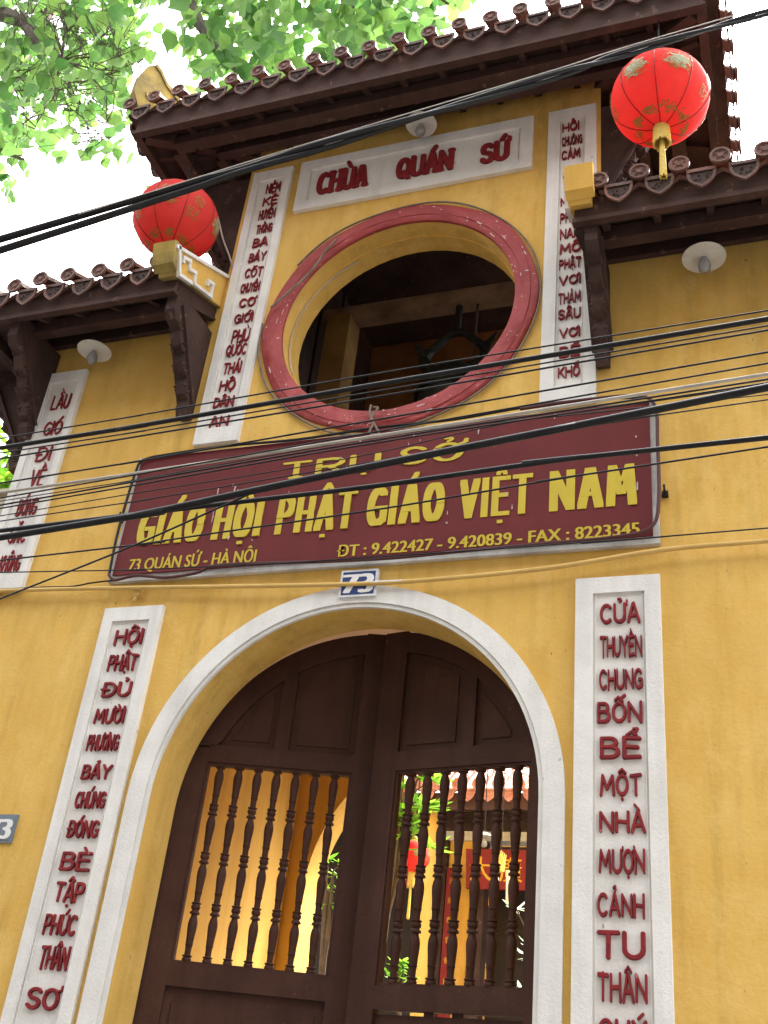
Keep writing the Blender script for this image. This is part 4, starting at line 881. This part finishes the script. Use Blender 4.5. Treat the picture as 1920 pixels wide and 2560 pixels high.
w_ = MB(); w_.box((-4.6, HY+.12, GZ), (hz_(545,1500).x, HY+.24, zl1-.01)); w_.box((hz_(1000,1400).x+.003, HY+.30, GZ), (2.6, HY+.4, zs0)); w_.build('hall_doorway_dark', DARKI, hall)  # near-black sheets: dark wood, and shade painted across the open doorways
w_ = MB(); xa, xb = hz_(430,1500,8.0).x, hz_(548,1500,8.0).x; w_.lathe([(.5*(xb-xa), GZ), (.5*(xb-xa), ze-.1)], ((xa+xb)/2, 8.15, 0), 24); w_.build('hall_column', YEL, hall, smooth=True)
# fretwork panel of the right door
w_ = MB(); A = hz_(1010,1250, HY+.28); Bq = hz_(1080,1720, HY+.28); nx, nz = 5, 16
for i in range(nx+1): x = A.x+(Bq.x-A.x)*i/nx; w_.box((x-.008, HY+.272, Bq.z), (x+.008, HY+.296, A.z))
for i in range(nx):
    for j in range(nz):
        cx, cz = A.x+(Bq.x-A.x)*(i+.5)/nx, Bq.z+(A.z-Bq.z)*(j+.5)/nz; hw, hh = abs(Bq.x-A.x)/nx*.42, abs(A.z-Bq.z)/nz*.42
        w_.tube([(cx+hw*math.cos(R(a_)), HY+.276, cz+hh*math.sin(R(a_))) for a_ in range(0, 361, 45)], .006, 4)
w_.build('fretwork_screen', mat('blue_grey_fretwork', (.06,.065,.085), .6), hall)
def hboard(label, x0, x1, z0, z1, Y, chars, sz, vert=False, tilt=.0):
    o = thing('inscribed_board', ((x0+x1)/2, Y, z0), label, 'board'); 
    def pt(x, zz, d): return (x, Y-d-tilt*(zz-z0)/(z1-z0), zz)
    a = MB(); a.prism([pt(x0,z0,0), pt(x1,z0,0), pt(x1,z1,0), pt(x0,z1,0)], (0,.05,0)); a.build('board_face', BOARD, o)
    a = MB()
    for k, ch in enumerate(chars):
        v, f = textmesh(ch); n_ = len(chars)
        cx, cz = ((x0+x1)/2, z1-(z1-z0)*(k+.7)/(n_+.4)) if vert else (x0+(x1-x0)*(k+.5)/n_, (z0+z1)/2)
        for q_, dx in enumerate((-.012*sz, .012*sz)): a.add([pt(cx+(x-.5)*sz+dx, cz+(y-.38)*sz, .004+.001*q_) for x, y in v], f)
    a.build('gilt_characters', GILT, o); return o
b0 = hz_(880,805,8.45); b1 = hz_(895,1110,8.45); step = (hz_(1260,960,8.45).x-hz_(1000,960,8.45).x)*.92
hboard('wide red board with three large gilt characters over the hall door', b0.x, b0.x+step*3.05, b1.z, b0.z, 8.45, '大廣佛', step*.82, tilt=.12)
b0 = hz_(700,940,8.7); b1 = hz_(640,1990,8.7); hboard('narrow upright red board with small gilt characters beside the hall door', hz_(672,1500,8.7).x, hz_(765,1500,8.7).x, b1.z-.5, b0.z, 8.7, '法雨慈雲佛日增輝', .09, True)
b0 = hz_(130,800,8.3); b1 = hz_(400,1100,8.3); hboard('dark red gilt board in shadow behind the courtyard lantern', b0.x-.3, b1.x, b1.z, b0.z, 8.3, '慈莊', .34)
lc = at(*r6(432,850), 5.6); lr = pxw(137*500/1626, lc)
lantern('small red lantern with gold tassel hanging in the courtyard', lc, lr, [('g',-20,-4),('p',28,0),('g',80,-4),('p',130,0)], 6.5, 1.2)
st = thing('ribbon_streamer', at(*r6(1140,1230), 6.6), 'yellow topped paper streamer with two pale ribbons hanging by the hall door', 'streamer')
a = MB(); s0_ = [at(*r6(x, y), 6.6) for x, y in ((1100,870),(1135,870),(1112,1225),(1064,1225))]; a.prism(s0_, (0,.02,0)); s0_ = [at(*r6(x, y), 6.62) for x, y in ((1188,960),(1215,960),(1212,1230),(1184,1230))]; a.prism(s0_, (0,.02,0)); a.build('ribbon', PAPER, st)
a = MB()
for k in range(7): q = at(*r6(1150,960), 6.6); a.tube([q+Vector((.02*math.cos(k), .02*math.sin(k), -.02)), at(*r6(1110+13*k, 800+12*abs(k-3)), 6.6)], [.02,.006], 5)
a.build('flame_top', FRING, st)
a = MB(); q = at(*r6(1150,800), 6.6); a.tube([q, (q.x, q.y, q.z+1.8)], .006, 5); a.build('string', CABLE, st)
q = at(*r6(1010,692), 7.4); lamp('white enamel lamp in front of the hall lintel', q, .12, q.z+1.0)
# unseen terrace added behind the viewer to close the low sky and deepen eave shade
th_ = thing('added_sky_block', (0, -14, GZ), 'added unseen dark grey block across the street that shuts out low sky light', 'light blocker')
a = MB(); a.box((-26, -17, GZ), (26, -14, 15.6)); a.build('sky_block_wall', mat('sky_block_dark_grey', (.06,.057,.053), .9, (.04,.04,.037), 2, .4), th_)
for i in range(13):
    for zz in (-1.6, 1.6, 5.2, 8.8, 12.2):
        a = MB(); x = -25+4*i; a.box((x+.5, -14.0, zz), (x+2.4, -13.93, zz+2.2)); a.build('sky_block_shutter', WOOD, th_)
a = MB(); a.box((-26.3, -17.2, 15.602), (26.3, -13.6, 15.8)); a.build('sky_block_parapet', BRICKG, th_)
# ------------------------------------------------------------------ ground
gr = MB(); gr.add([(-120,-120,GZ-.004),(120,-120,GZ-.004),(120,120,GZ-.004),(-120,120,GZ-.004)], [(0,1,2,3)]); gr.build('street', ASPH, None, kind='structure')
gr = MB(); gr.box((-40,-4.6,GZ-.003),(40,-.01,GZ+.16) if False else (40,-.01,GZ+.0)); gr.build('pavement', mat('dark_worn_paving', (.11,.105,.10), .9, (.075,.072,.068), 3, 0, .3, 20), None, kind='structure')
gr = MB(); gr.add([(-14,.35,GZ+.004),(14,.35,GZ+.004),(14,12.5,GZ+.004),(-14,12.5,GZ+.004)], [(0,1,2,3)]); gr.build('courtyard_floor', PAVE, None, kind='structure')
